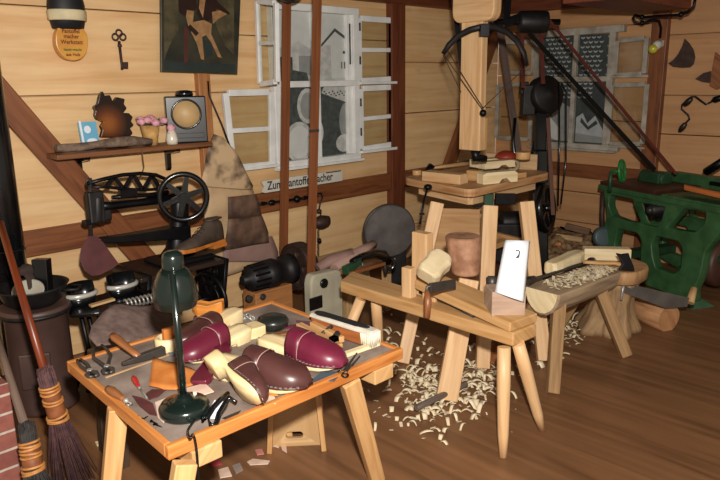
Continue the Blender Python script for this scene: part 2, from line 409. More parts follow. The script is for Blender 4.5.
SKYW = plain('print_white', '#c9cbc8', .45, 0, .04); PG1 = plain('print_grey', '#8d918f', .45, 0, .1); PG2 = plain('print_dark', '#3a4141', .45, 0, sc=30, c2='#4e5654')
PG3 = plain('print_mid', '#a9acaa', .45, 0, sc=20, c2='#c4c4c0'); PG4 = plain('print_black', '#262b2b', .4)
w1 = thing('window_1', (3.42, WY, .97), '', 'window'); del w1['label'], w1['category']; w1['kind'] = 'structure'
mb = MB(); f = .05
for x in (3.02, 3.80): mb.bar(wl(x, .97, .03), wl(x, 2.11, .03), .06, .06, (0, 1, 0))
mb.bar(wl(3.0, 2.09), wl(3.83, 2.09), .068, .05); mb.bar(wl(3.0, 1.56), wl(3.83, 1.56), .066, .045); mb.bar(wl(3.4, .99), wl(3.4, 2.09), .05, .05, (0, 1, 0)); mb.bar(wl(3.0, .99), wl(3.83, .99), .07, .05)
mb.bar(wl(3.745, 1.0, .02), wl(3.745, 2.09, .02), .05, .03, (0, 1, 0))
build('window_frame', mb, WHITE, w1, .005)
# the black and white photographs fixed inside the opening
mb = MB()
def wp(P, m, lay): mb.m = m; mb.prism([(p[0]-3.4, p[1]-1.5) for p in P], .0012, (3.4, WY-.008-lay*.0012, 1.5), (1, 0, 0), (0, 0, 1))
wp([(3.03, 1.57), (3.79, 1.57), (3.79, 2.08), (3.03, 2.08)], 0, 0)
wp([(3.03, 1.0), (3.79, 1.0), (3.79, 1.55), (3.03, 1.55)], 2, 0)
wp([(3.04, 1.58), (3.78, 1.58), (3.78, 1.80), (3.62, 1.92), (3.44, 1.78), (3.26, 1.86), (3.04, 1.80)], 3, 1)
wp([(3.58, 1.60), (3.78, 1.60), (3.78, 1.86), (3.62, 1.95), (3.50, 1.84), (3.58, 1.84)], 0, 2)
wp([(3.48, 1.845), (3.62, 1.965), (3.80, 1.87), (3.80, 1.85), (3.62, 1.94), (3.48, 1.825)], 2, 3)
wp([(3.05, 1.58), (3.20, 1.58), (3.20, 1.75), (3.05, 1.75)], 2, 2); wp([(3.26, 1.62), (3.38, 1.62), (3.38, 1.76), (3.26, 1.76)], 1, 2)
wp([(3.04, 1.58), (3.35, 1.58), (3.33, 1.64), (3.2, 1.66), (3.04, 1.65)], 2, 3)
for k in range(4): wp([(3.68+.03*k, 1.67), (3.69+.03*k, 1.67), (3.69+.03*k, 1.72), (3.68+.03*k, 1.72)], 2, 4)
wp([(3.70, 1.78), (3.73, 1.78), (3.73, 1.80), (3.70, 1.80)], 4, 4)
def disc_(cx, cz, rx, rz, m, lay): wp([(cx+rx*math.cos(a), cz+rz*math.sin(a)) for a in (2*math.pi*k/18 for k in range(18))], m, lay)
disc_(3.24, 1.14, .14, .15, 3, 1); disc_(3.24, 1.14, .11, .12, 0, 2); disc_(3.33, 1.40, .10, .13, 3, 1); disc_(3.33, 1.40, .07, .10, 1, 2)
disc_(3.42, 1.20, .06, .10, 0, 2); disc_(3.72, 1.27, .07, .14, 1, 1); disc_(3.70, 1.10, .09, .07, 3, 2)
wp([(3.47, 1.49), (3.78, 1.40), (3.78, 1.54), (3.50, 1.54)], 3, 1)
for k in range(5): disc_(3.10+.03*(k % 2), 1.30+.045*k, .022, .018, 1, 1)
for k in range(16): disc_(3.5+.017*k, 1.50-.008*((k*7) % 5), .008, .006, 4, 2)
build('photo_print', mb, [SKYW, PG1, PG2, PG3, PG4], w1)
leaf(w1, 'casement', [Yp(257, 1, WY-.05), Yp(276, 3, WY-.3), Yp(277, 82, WY-.3), Yp(260, 84, WY-.05)], off=V((1, -.2, 0)))
leaf(w1, 'casement', [Yp(225, 93, WY-.06), Yp(271, 92, WY-.04), Yp(272, 164, WY-.04), Yp(233, 168, WY-.06)], bw=.045)
leaf(w1, 'casement', [wl(3.85, 2.045, .035), wl(4.225, 2.045, .038), wl(4.225, 1.585, .038), wl(3.85, 1.575, .035)], bw=.045)
leaf(w1, 'casement', [wl(3.86, 1.515, .035), wl(4.225, 1.52, .038), wl(4.225, 1.05, .038), wl(3.86, 1.04, .035)], bw=.045)
mb = MB(); mb.box(wl(4.04, 1.018, .05), (.42, .06, .022)); mb.box(wl(4.04, 1.557, .05), (.42, .06, .02)); mb.box(wl(3.42, .962, .05), (.86, .07, .02)); mb.box(wl(2.8, .998, .05), (.42, .05, .02))
build('window_sill', mb, WHITE, w1, .003)
mb = MB()
for z in (1.15, 1.38, 1.7, 1.95): mb.cyl(wl(3.835, z, .065), wl(3.835, z+.06, .065), .007, 8)
mb.cyl(wl(3.745, 1.70, .045), wl(3.745, 2.0, .045), .006, 8)
build('hinge', mb, STEELD, w1)
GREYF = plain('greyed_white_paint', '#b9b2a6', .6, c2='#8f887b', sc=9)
w2 = thing('window_2', (WX, 3.05, .95), '', 'window'); del w2['label'], w2['category']; w2['kind'] = 'structure'
mb = MB()
for y in (3.44, 2.72): mb.bar(wr(y, .95), wr(y, 1.97), .055, .06, (1, 0, 0))
mb.bar(wr(3.46, 1.965), wr(2.62, 1.975), .07, .06); mb.bar(wr(3.44, 1.56), wr(2.72, 1.56), .066, .045); mb.bar(wr(3.06, .96), wr(3.06, 1.95), .04, .045, (1, 0, 0)); mb.bar(wr(3.46, .965), wr(2.6, .965), .068, .05)
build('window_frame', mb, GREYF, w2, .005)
mb = MB()
def wq(P, m, lay): mb.m = m; mb.prism([(p[0]-3.06, p[1]-1.5) for p in P], .0012, (WX-.008-lay*.0012, 3.06, 1.5), (0, 1, 0), (0, 0, 1))
wq([(2.74, 1.57), (3.42, 1.57), (3.42, 1.94), (2.74, 1.94)], 1, 0); wq([(2.74, .98), (3.42, .98), (3.42, 1.55), (2.74, 1.55)], 1, 0)
for r in range(9):
    for c in range(13):
        y = 3.38-c*.05-(r % 2)*.025; z = 1.925-r*.04
        if y > 2.76 and abs(y-3.06) > .03 and not (c % 6 == 5): wq([(y, z), (y-.02, z-.008), (y-.038, z), (y-.036, z-.012), (y-.02, z-.022), (y-.002, z-.012)], 0, 1)
for r in range(4):
    for c in range(12):
        y = 3.38-c*.05; z = 1.53-r*.04
        if y > 2.9: wq([(y, z), (y-.02, z-.008), (y-.038, z), (y-.036, z-.012), (y-.02, z-.022), (y-.002, z-.012)], 0, 1)
wq([(3.03, 1.0), (2.76, 1.0), (2.76, 1.10), (2.85, 1.24), (2.92, 1.17), (2.97, 1.26), (3.03, 1.22)], 0, 1); wq([(3.40, 1.0), (3.08, 1.0), (3.08, 1.3), (3.2, 1.36), (3.3, 1.2), (3.4, 1.15)], 2, 1)
wq([(3.03, 1.0), (2.76, 1.0), (2.76, 1.05), (3.03, 1.08)], 2, 2); wq([(2.98, 1.22), (2.91, 1.14), (2.84, 1.20), (2.82, 1.17), (2.91, 1.11), (2.99, 1.18)], 1, 2)
wq([(3.38, 1.05), (3.2, 1.0), (3.18, 1.1), (3.3, 1.22)], 3, 2)
build('photo_print', mb, [plain('print_light', '#a9aeb0', .5, 0, .1), plain('print_slate', '#333b3c', .5, 0, sc=14, c2='#424b4b'), PG1, SKYW], w2)
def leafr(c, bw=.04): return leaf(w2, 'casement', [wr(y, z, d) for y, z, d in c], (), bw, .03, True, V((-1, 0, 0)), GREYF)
leafr([(2.68, 1.875, .04), (2.42, 1.885, .06), (2.42, 1.60, .06), (2.68, 1.59, .04)])
leafr([(2.70, 1.505, .04), (2.385, 1.515, .06), (2.385, 1.02, .06), (2.70, 1.0, .04)])
leafr([(3.81, 1.91, .06), (3.48, 1.905, .04), (3.48, 1.62, .04), (3.79, 1.63, .06)])
leafr([(3.85, 1.51, .06), (3.48, 1.52, .04), (3.48, 1.0, .04), (3.85, 1.0, .06)])
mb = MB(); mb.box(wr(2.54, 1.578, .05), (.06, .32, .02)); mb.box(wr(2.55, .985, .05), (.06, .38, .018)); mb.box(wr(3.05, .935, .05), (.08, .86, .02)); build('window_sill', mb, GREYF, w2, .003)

# ================================================================ LEFT WALL
# clog shoe hung on the wall: dark upper, pale band, lettered wooden sole facing out
def wallx(px, py, d): return Yp(px, py, WY-d)
t = thing('display_clog', wallx(68, 58, .05), 'dark clog hung on the left wall with a pale band and a lettered yellow sole', 'clog')
c = wallx(70, 40, .07); k = .0059
def dsole(pr): return [(x*k*.72/.72, y*k) for x, y in pr]
SOL = [(0, 20), (7, 18), (12, 12), (14.5, 2), (14, -6), (11, -11), (11, -20), (13, -30), (12, -38), (-12, -38), (-12, -30), (-11, -20), (-10, -11), (-13, -5), (-14, 4), (-12, 12), (-7, 18)]
SOL = [(x*k*1.08, -y*k*.95) for x, y in SOL]
mb = MB(); mb.prism(rpoly(SOL, .03), .05, c, (1, 0, 0), (0, 0, 1)); sole = build('sole', mb, plain('yellow_varnished_wood', '#c98a3a', .35, 0, sc=9, c2='#dda04c'), t, .006)
mb = MB(); rings = []
for z, w, d in ((.055, .068, .05), (.06, .085, .075), (.12, .10, .10), (.18, .10, .105), (.24, .09, .09), (.3, .06, .06)):
    rings.append([c+V((w*math.cos(a), .01-d*.35*0-d*.6*max(0, -math.sin(a))*-1*-1+.02*math.sin(a), z)) for a in (2*math.pi*j/18 for j in range(18))])
build('upper', mb.loft(rings), plain('black_felt', '#17171b', .6), t)
mb = MB(); rings = [[c+V((w*math.cos(a), .01-d*.6*max(0, -math.sin(a))+.02*math.sin(a), z)) for a in (2*math.pi*j/18 for j in range(18))] for z, w, d in ((.10, .1, .102), (.105, .104, .108), (.15, .106, .11), (.155, .102, .106))]
build('band', mb.loft(rings), plain('cream_band', '#cfc09a', .6), t)
ink2 = plain('red_brown_ink', '#6a2c14', .6); inkg = plain('green_ink', '#3f6a26', .6)
for s_, z_, sz, m_ in (('Pantoffel', .035, .030, ink2), ('macher', .008, .030, ink2), ('Werkstatt', -.022, .031, ink2), ('handgemacht', -.058, .020, inkg), ('aus Holz', -.085, .024, ink2)):
    text_part('lettering', s_, sz, M4(c+V((-.002, -.027, z_)), (1, 0, 0), (0, -1, 0)), m_, sole, .0004, .92, align='CENTER')
# iron key
t = thing('iron_key', wallx(122, 70, .02), 'large black iron key hung on the left wall between clog and painting', 'key')
P = lambda x, y: wallx(x, y, .02)
mb = MB(); mb.tube([P(119, 41), P(122, 66), P(122, 70)], [.009, .008, .008], 8); mb.lathe([(.008, 0), (.013, .004), (.013, .014), (.008, .018)], P(119.6, 44), (0, 0, -1), 10); build('shank', mb, RUST, t)
mb = MB(); mb.hexa([P(123, 62)+V((0, .006, 0)), P(128, 62)+V((0, .006, 0)), P(128, 69)+V((0, .006, 0)), P(123, 69)+V((0, .006, 0)), P(123, 62)-V((0, .004, 0)), P(128, 62)-V((0, .004, 0)), P(128, 69)-V((0, .004, 0)), P(123, 69)-V((0, .004, 0))]); build('bit', mb, RUST, t, .001)
mb = MB()
for a, b in ((119, 33), (115.3, 37), (122.8, 37)): mb.torus(P(a, b), (0, 1, 0), .018, .0055, 18, 6)
build('bow', mb, RUST, t)
# painting
c0, c1, c2, c3 = wallx(161, -8, .055), wallx(241, -8, .075), wallx(237.5, 74.5, .075), wallx(161.5, 72, .055)
t = thing('painting', (c2+c3)/2, 'dark unframed oil painting of a figure, hung high on the left wall', 'painting')
mb = MB(); mb.plate([c0, c1, c2, c3], .022)
PD = plain('dark_oil_ground', '#1d1f1b', .35, 0, sc=5, c2='#46422f', lo=.35, hi=.72, spec=.6); build('canvas', mb, PD, t, .002)
mb = MB()
def pq(P, m, lay): mb.m = m; mb.plate([Yp(x, y, WY-.0565-.02*((x-161)/76)-.0006*lay) for x, y in P], .0011)
pq([(164, 0), (180, 0), (178, 30), (170, 45), (164, 60)], 3, 1); pq([(214, 0), (234, 0), (234, 55), (224, 45), (216, 25)], 3, 1)
pq([(164, 62), (235, 64), (235, 72), (164, 70)], 4, 1)
pq([(178, -5), (196, -5), (197, 8), (191, 13), (184, 16), (179, 12)], 0, 2); pq([(187, 10), (194, 11), (193, 22), (197, 31), (193, 33), (188, 25), (186, 17)], 1, 3)
pq([(199, -5), (213, -5), (220, 4), (230, 13), (229, 15), (217, 9), (211, 20), (203, 22), (197, 14)], 0, 3); pq([(200, -5), (206, -5), (203, 18), (199, 8)], 1, 4)
pq([(193, 22), (204, 20), (212, 24), (211, 34), (214, 40), (220, 54), (222, 58), (218, 57), (211, 42), (206, 35), (202, 37), (204, 55), (204, 60), (201, 59), (197, 44), (191, 32)], 1, 4)
pq([(190, 24), (199, 33), (196, 36), (188, 28)], 0, 5); pq([(184, 26), (189, 28), (188, 62), (184, 63)], 2, 2); pq([(212, 12), (222, 10), (227, 14), (218, 19), (213, 24)], 1, 3); pq([(204, 40), (211, 41), (213, 55), (206, 58)], 4, 3)
build('painted_figures', mb, [plain('paint_umber', '#2a1714', .35, 0, .2), plain('paint_flesh', '#a9825a', .35, 0, sc=20, c2='#8d6844'), plain('paint_red_brown', '#4d2a22', .35), plain('paint_olive', '#5a5138', .35, 0, sc=12, c2='#3a3527'), plain('paint_slate', '#26302f', .35)], t)
# shelf
sy = WY-.22; a = Yp(56, 158, sy+.02); SZ = 1.222
t = thing('wall_shelf', (2.0, WY, SZ-.03), 'narrow brown wooden shelf on black brackets, fixed to the left wall', 'shelf')
SX0, SX1 = Yp(57, 155, sy).x, Yp(213, 146, sy).x
build('shelf_board', MB().box(((SX0+SX1)/2, WY-.11, SZ-.014), (SX1-SX0, .22, .028)), wood('shelf_wood', '#5f3821', '#8a5835', .5), t, .003)
for px in (90, 181):
    x = Yp(px, 165, sy+.05).x
    mb = MB(); mb.prism([(0, 0), (.16, 0), (.15, -.02), (.035, -.045), (.03, -.13), (.018, -.15), (0, -.15)], .03, (x, WY, SZ-.029), (0, -1, 0), (0, 0, 1)); build('bracket', mb, BLACK, t, .003)
def on_shelf(px, d): p = Yp(px, 140, WY-d); return V((p.x, WY-d, SZ))
def szat(px, py, d): return Yp(px, py, WY-d).z
# card
p = on_shelf(92, .1); h = szat(92, 122, .1)-SZ
t = thing('picture_card', p, 'small blue and white card leaning at the left end of the shelf', 'card')
build('card', MB().bar(p+V((0, .02, .005)), p+V((0, .045, h)), .105, .006, (0, 1, 0)), plain('sky_blue_card', '#6fb2d2', .4, 0, .05), t)
mb = MB(); q = p+V((0, .0, .0)); mb.m = 0; mb.prism([(.0+.02*math.cos(a), .115+.022*math.sin(a)) for a in (k*.5 for k in range(12))], .002, q+V((-.005, .012, 0)), (1, 0, 0), (0, .2, 1)); mb.prism([(.03*math.cos(a), .05+.014*math.sin(a)) for a in (k*.5 for k in range(12))], .002, q+V((0.01, .012, 0)), (1, 0, 0), (0, .2, 1)); mb.box(q+V((-.045, .02, .085)), (.012, .003, .16), (1, 0, 0), (0, .2, 1))
build('card_motif', mb, PAPER, t)
# carved dark flame-shaped wood slice
c = on_shelf(114, .12)
t = thing('carved_wood_slice', c, 'upright dark leaf-shaped wood slice with a brown heart, on the shelf', 'ornament')
K = [(125-112, 0), (118, 0)]
outl = [(101, 137), (103, 130), (101, 126), (104, 122), (97, 119), (95, 115), (96, 111), (94, 107), (98, 104), (99, 99), (100, 95), (103, 91), (105, 96), (110, 95), (112, 99), (113, 103), (117, 97), (121, 98), (125, 99), (124, 104), (127, 108), (123, 113), (129, 113), (133, 117), (131, 121), (134, 125), (130, 128), (133, 133), (129, 137)]
pts = [Yp(x, y, WY-.09) for x, y in outl]
mm, nt, b = new_mat('brown_heart_wood'); N = nt.nodes.new; L = nt.links.new
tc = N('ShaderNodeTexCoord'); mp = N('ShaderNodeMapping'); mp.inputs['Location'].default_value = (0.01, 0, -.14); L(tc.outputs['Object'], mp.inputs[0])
gr = N('ShaderNodeVectorMath'); gr.operation = 'LENGTH'; L(mp.outputs[0], gr.inputs[0]); rp = _ramp(nt, [(.02, lin('#9a5a24')), (.075, lin('#5e3016')), (.12, lin('#22120c'))]); L(gr.outputs['Value'], rp.inputs[0]); L(rp.outputs[0], b.inputs['Base Color']); b.inputs['Roughness'].default_value = .3  # the wood's own colour: brown heart, darker towards the edge
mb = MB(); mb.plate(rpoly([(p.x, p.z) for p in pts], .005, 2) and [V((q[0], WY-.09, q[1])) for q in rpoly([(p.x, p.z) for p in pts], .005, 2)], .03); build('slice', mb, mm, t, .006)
mb = MB(); mb.box(c+V((.03, .03, .02)), (.12, .05, .04)); build('foot', mb, plain('dark_foot_wood', '#2a1710', .4), t, .004)
# driftwood
p = Yp(100, 145, WY-.19)
mb = MB(); zz = SZ+.03
pts = [V((SX0+.01, WY-.19, zz+.004)), V((SX0+.12, WY-.2, zz)), V((SX0+.22, WY-.185, zz+.002)), V((SX0+.34, WY-.195, zz+.012)), V((SX0+.45, WY-.19, zz+.01)), V((SX0+.56, WY-.2, zz-.004))]
mb.tube(pts, [.026, .03, .022, .034, .034, .02], 12, flat=.85)
for v in mb.v: v += V((0, 0, noise.noise(v*22)*.008))
tag(build('driftwood', mb, plain('grey_driftwood', '#5d4a3f', .85, 0, sc=30, c2='#86705f', bump=.5)), 'grey brown driftwood branch lying along the front of the shelf', 'driftwood')
# flower basket
p = on_shelf(151, .11); h = szat(151, 125, .11)-SZ
t = thing('flower_basket', p, 'small woven basket of pink roses on the shelf', 'flower basket')
mb = MB(); n = 22; mb.loft([[p+V((r*(1+.06*(j % 2))*math.cos(2*math.pi*j/n), r*(1+.06*(j % 2))*math.sin(2*math.pi*j/n), z)) for j in range(n)] for r, z in ((.035, 0), (.045, h*.5), (.056, h), (.046, h-.01))]); build('basket', mb, plain('straw', '#b98a4e', .7, 0, sc=30, c2='#d3a868'), t)
PK = plain('pink_petals', '#d48a9c', .6, 0, sc=40, c2='#e8b4bd')
for k in range(9):
    a = k*2.4; r = .02+.055*((k % 3)/2); q = p+V((r*math.cos(a)*1.2, r*math.sin(a)*.8, h+.03-.015*((k % 3)/2)+.01*(k % 2)))
    mb = MB(); mb.blob(q, .026, (1, 1, .8), rough=.35, fq=3.5); build('rose', mb, PK, t)
mb = MB()
for k in range(14):
    a = k*1.7; q = p+V((.05*math.cos(a), .045*math.sin(a), h+.012)); mb.bar(q, q+V((.03*math.cos(a), .03*math.sin(a), .03 if k % 2 else -.005)), .022, .003, w1=.004)
build('leaves', mb, plain('leaf_green', '#41583a', .6, 0, .2), t)
# ceramic figurine
p = on_shelf(172, .16); h = szat(172, 128, .16)-SZ
t = thing('ceramic_figurine', p, 'little white ornament with pink and green tip beside the black projector box', 'figurine')
build('body', MB().lathe([(.001, 0), (.034, 0), (.037, h*.3), (.03, h*.65), (.02, h*.85), (.001, h*.9)], p, n=16), plain('glazed_white', '#e2d6c6', .25, 0, .05, coat=.5), t)
mb = MB(); mb.blob(p+V((0, 0, h*1.0)), .024, rough=.4); build('blossom', mb, PK, t); mb = MB(); mb.bar(p+V((-.01, -.01, h*.65)), p+V((-.035, -.015, h*.72)), .02, .004, w1=.005); build('leaf', mb, plain('pale_green', '#8fae84', .5), t)
# black box with round face
p = on_shelf(191, .12); t = thing('projector_box', p, 'black square box with a round pale disc and top knob, right end of the shelf', 'lantern')
x0 = Yp(168, 120, WY-.17).x; x1 = Yp(212, 120, WY-.17).x; zt = szat(190, 96, .17); cx = (x0+x1)/2
fx = V((.90, -.44, 0)).normalized(); fn = V((-fx.y*-1*-1, -fx.x, 0)); fn = V((-.44, -.90, 0)).normalized(); bw = .245; bc = V((cx-.005, WY-.125, 0))
mb = MB(); mb.box(bc+V((0, 0, (SZ+zt)/2)), (bw, .10, zt-SZ), fx); build('case', mb, plain('black_lacquer', '#17181d', .3, 0, .2, 8, coat=.3), t, .008)
zc = szat(190, 114, .18); build('round_face', MB().lathe([(.082, 0), (.082, .008), (.001, .008)], bc+fn*.05+V((0, 0, zc)), fn, 32), plain('pale_disc', '#c2a070', .5, 0, .06), t)
build('ring', MB().torus(bc+fn*.055+V((0, 0, zc)), fn, .086, .007, 32, 8), BLACK, t)
mb = MB(); mb.lathe([(.05, 0), (.055, .01), (.05, .03), (.02, .036)], bc+V((0, 0, zt)), n=20); build('top_knob', mb, BLACK, t)
mb = MB(); mb.box(bc+fn*.052+V((0, 0, SZ+.045)), (.2, .01, .03), fx); build('lower_strip', mb, plain('strip_black', '#0b0b0d', .4), t, .002)
# string hanging from the shelf, thin rod leaning beside it
mb = MB(); mb.tube([Yp(142, 150, WY-.225), Yp(143, 160, WY-.22), Yp(144, 167, WY-.21), Yp(141, 175, WY-.2), Yp(139, 180, WY-.2)], .0035, 6)
tag(build('hanging_string', mb, plain('brown_string', '#6a4a30', .8)), 'thin brown string hanging from the middle of the shelf', 'string')
mb = MB(); mb.tube([Yp(208, 81, WY-.06), Yp(209, 95, WY-.07), Yp(222, 125, WY-.1), Yp(235, 160, WY-.14)], .006, 6)
tag(build('iron_rod', mb, IRON), 'thin black rod hanging slantwise beside the lower left casement', 'rod')
# hides hung on the wall
def hide(px, d, mat, label, amp=.012, th=.005, name='hide', cat='hide', fq=4, nc=8):
    Lp = [Yp(x, y, WY-d) for x, y in px[0]]; Rp = [Yp(x, y, WY-d) for x, y in px[1]]
    mb = MB(); mb.sheet(Lp, Rp, nc, amp, 3, fq); return tag(build(name, mb, mat, None, 0, th), label, cat, 'hides hung on the left wall')
hide(([(213, 134), (207, 150), (203, 170), (200, 183), (208, 187)], [(222, 137), (234, 150), (245, 172), (254, 186), (252, 190)]), .13, STAINH, 'uppermost pale hide stained dark at its edges, beside the lower left window leaf', .02)
hide(([(206, 184), (204, 205), (205, 230), (207, 262), (208, 283)], [(253, 188), (256, 205), (258, 230), (262, 246), (262, 262)]), .085, CREAM, 'long cream hide hanging between the black flywheel and the dark brown piece', .015)
hide(([(228, 197), (228, 220)], [(257, 194), (262, 217)]), .115, DARKH, 'upper dark brown leather piece hanging under the stained hide', .01)
hide(([(227, 219), (225, 238), (226, 250)], [(262, 216), (268, 232), (269, 243)]), .135, DARKH, 'lower dark brown leather piece with a paler middle, above the black spindle', .012)
hide(([(225, 246), (223, 258), (226, 262)], [(272, 236), (278, 252), (278, 261)]), .125, MAUVE, 'pinkish brown leather strip at the foot of the hanging hides', .012)
# sign
a, b, c_, d = Yp(261, 181, WY-.065), Yp(342, 170, WY-.065), Yp(342, 181, WY-.065), Yp(263, 193, WY-.065)
zb, zt = (c_.z+d.z)/2, (a.z+b.z)/2
t = thing('wooden_sign', ((a.x+b.x)/2, WY-.06, zb), 'long white sign with black blackletter style writing on the beam under the left window', 'sign')
mb = MB(); w = b.x-a.x; hh = zt-zb
mb.prism([(0, hh*.1), (.03, 0), (w, 0), (w, hh), (.03, hh), (0, hh*.95), (.025, hh*.5)], .012, (a.x, WY-.062, zb), (1, 0, 0), (0, 0, 1)); build('sign_board', mb, plain('sign_white', '#d3cfc4', .5, 0, .05), t, .001)
text_part('lettering', "Zum Pantoffelmacher", hh*.98, M4((a.x+.05, WY-.0685, zb+hh*.22), (1, 0, 0), (0, -1, 0)), INK, t, .0005, (w-.09)/(hh*.98)/9.6, bold=.0013)
mb = MB(); mb.bar((a.x+w*.78, WY-.0685, zb+hh*.93), (a.x+w*.98, WY-.0685, zb+hh*.93), .003, .008); build('flourish', mb, INK, t)
# iron tool hung on the beam with couplings, hook lamp
P = lambda x, y, d=.1: Yp(x, y, WY-d)
t = thing('iron_shaft_tool', P(300, 200), 'black iron rod with knobbed collars hung level on the beam under the sign', 'tool')
mb = MB(); mb.tube([P(258, 204.5), P(314, 196.5)], .008, 8); build('rod', mb, IRON, t)
for px, py in ((266, 203), (308, 197)): mb = MB(); q = P(px, py); mb.cyl(q, q+V((0, .075, 0)), .007, 8); build('wall_peg', mb, IRON, t)
for x, y, r in ((272, 202.5, .022), (297, 199, .028), (305, 198, .013), (263, 203.5, .014)):
    mb = MB(); q = P(x, y); mb.lathe([(.009, -.03), (r*.7, -.02), (r, -.006), (r, .006), (r*.7, .02), (.009, .03)], q, (1, 0, 0), 14); build('collar', mb, IRON, t)
t = thing('hanging_tool_weight', P(322, 230), 'dark egg-shaped iron weight hanging on an S hook beside the right belt', 'weight')
mb = MB(); mb.tube([P(317, 197), P(318, 193.5), P(321, 193), P(322.5, 197), P(320, 204), P(319, 210), P(321, 214)], .006, 8); build('hook', mb, IRON, t)
mb = MB(); q = P(318, 196); mb.cyl(q, q+V((0, .075, 0)), .006, 8); build('wall_peg', mb, IRON, t)
mb = MB(); mb.blob(P(322, 222), .085, (1.0, .65, .62), rough=.12); build('weight', mb, RUST, t)
mb = MB(); mb.lathe([(.012, 0), (.022, .01), (.022, .02), (.012, .03)], P(319, 213), (0, 0, 1), 12); build('neck', mb, RUST, t)
mb = MB()
for k in range(9): mb.torus(P(318.3, 231+k*3.2), (1, 0, 0) if k % 2 else (0, 1, 0), .009, .0028, 12, 6)
tag(build('iron_chain', mb, STEELD), 'thin iron chain hanging below the egg-shaped weight', 'chain')
mb = MB(); mb.lathe([(.008, 0), (.02, .008), (.02, .02), (.008, .028)], P(318, 241, .13), (1, 0, 0), 12); tag(build('iron_hook_knob', mb, IRON), 'small black iron knob on the chain beside the right belt', 'knob')
# ================================================================ COBBLER'S SEWING MACHINE ON ITS STAND
MY = 3.5
P = lambda x, y, d=0: Yp(x, y, MY-d)
base = P(165, 256)
t = thing('sewing_machine', base, 'black long-armed cobbler sewing machine with a spoked flywheel, against the left wall', 'sewing machine')
mb = MB(); mb.tube([P(97, 206), P(110, 206), P(140, 202.5), P(172, 198)], [.028, .024, .022, .03], 12); mb.tube([P(112, 197.5), P(130, 196), P(150, 195), P(168, 192)], .012, 8); mb.box(P(128, 193), (.1, .03, .04)); build('upper_arm', mb, IRON, t)
mb = MB()
top = [P(86, 184), P(104, 179), P(122, 175), P(140, 173.5), P(156, 175), P(170, 181)]; bot = [P(90, 187), P(106, 187), P(124, 189), P(143, 190), P(160, 189), P(172, 187)]
mb.tube(top, .011, 8); mb.tube(bot, .009, 8)
zz = [P(106, 187), P(114, 177), P(124, 189), P(133, 174), P(143, 190), P(152, 175), P(160, 189)]
for a, b in zip(zz, zz[1:]): mb.bar(a, b, .02, .014, (0, 1, 0))
build('lever_truss', mb, IRON, t)
mb = MB(); mb.box(P(95, 207), (.085, .06, .17), (1, 0, 0), (.1, 0, 1)); mb.cyl(P(97, 196), P(97, 222), .035, 14); mb.box(P(105, 215), (.06, .05, .06)); build('head', mb, IRON2, t, .01)
mb = MB(); mb.cyl(P(90, 178), P(91, 238), .010, 10); mb.cyl(P(91, 238), P(92, 244), .004, 6); mb.tube([P(87, 187), P(86, 181), P(89, 179), P(93, 181)], .005, 6); build('needle_bar', mb, STEELD, t)
mb = MB(); mb.box(P(89, 222), (.06, .05, .022)); build('presser_foot', mb, IRON, t, .003)
mb = MB(); mb.loft([[P(x, yc)+V((0, sy_*.5*w, sz*h)) for sy_, sz in ((-1, -1), (1, -1), (1, 1), (-1, 1))] for x, yc, w, h in ((98, 240.5, .05, .014), (130, 237.5, .08, .022), (168, 233, .11, .034), (186, 231, .12, .045))], sm=False); build('lower_arm', mb, IRON, t, .006)
mb = MB(); mb.loft([[P(x, y)+V((w*math.cos(a), w*.8*math.sin(a), 0)) for a in (2*math.pi*k/14 for k in range(14))] for x, y, w in ((178, 255, .12), (178, 246, .075), (179, 230, .06), (180, 212, .055), (180, 196, .06), (181, 186, .03))]); build('column', mb, IRON, t)
fa = V((-.42, -.9, 0)).normalized(); fc = P(183.5, 197, .12)
mb = MB(); mb.torus(fc, fa, .130, .016, 36, 10); build('flywheel', mb, BLACK, t)
x_, y_, z_ = fr3(fa)
mb = MB(); mb.cyl(fc-fa*.03, fc+fa*.03, .026, 16)
for k in range(6):
    a = k*math.pi/3+.3; d = x_*math.cos(a)+y_*math.sin(a); mb.bar(fc+d*.02, fc+d*.13, .036, .014, fa, .024, .012)
build('spokes', mb, BLACK, t); mb = MB(); mb.cyl(fc, P(180, 198), .016, 10); build('axle', mb, IRON, t)
mb = MB(); mb.loft([[P(178, 256)+V((sx*w, sy_*w*.7-.02, dz)) for sx, sy_ in ((-1, -1), (1, -1), (1, 1), (-1, 1))] for w, dz in ((.17, -.02), (.17, .0), (.15, .012))], sm=False); build('bed_plate', mb, IRON, t, .005)
# cast stand
tb = P(178, 256).z-.022
t = thing('sewing_machine_stand', V((1.95, MY, 0)), 'ornate black cast-iron stand with a treadle wheel under the sewing machine', 'machine stand')
def ornate(xc, yc, w, h, name):
    out = [(-w/2, 0), (-w/2+.03, 0), (-w*.28, h*.1), (w*.28, h*.1), (w/2-.03, 0), (w/2, 0), (w*.36, h*.3), (w*.30, h*.6), (w*.42, h), (-w*.42, h), (-w*.30, h*.6), (-w*.36, h*.3)]
    holes = []
    for r in range(5):
        for c in range(3):
            cx = (c-1)*w*.17; cz = h*(.2+.16*r); holes.append([(cx+w*.06*math.cos(a), cz+h*.05*math.sin(a)) for a in (2*math.pi*k/10 for k in range(10))])
    me = holed(out, holes, .02, .003); return mesh_part(name, me, M4((xc, yc, 0), (0, 1, 0), (1, 0, 0)), IRON, t)
ornate(1.66, MY-.02, .44, tb, 'leg_frame'); ornate(2.15, MY-.03, .44, tb, 'leg_frame')
mb = MB(); mb.box((1.89, MY-.0, tb-.015), (.56, .40, .028)); build('stand_top', mb, wood('black_stained_top', '#1d1512', '#2e211b', .4), t, .006)
mb = MB(); c = V((2.07, MY-.12, tb-.24)); mb.torus(c, (1, .12, 0), .15, .014, 30, 8); mb.torus(c, (1, .12, 0), .09, .008, 24, 6)
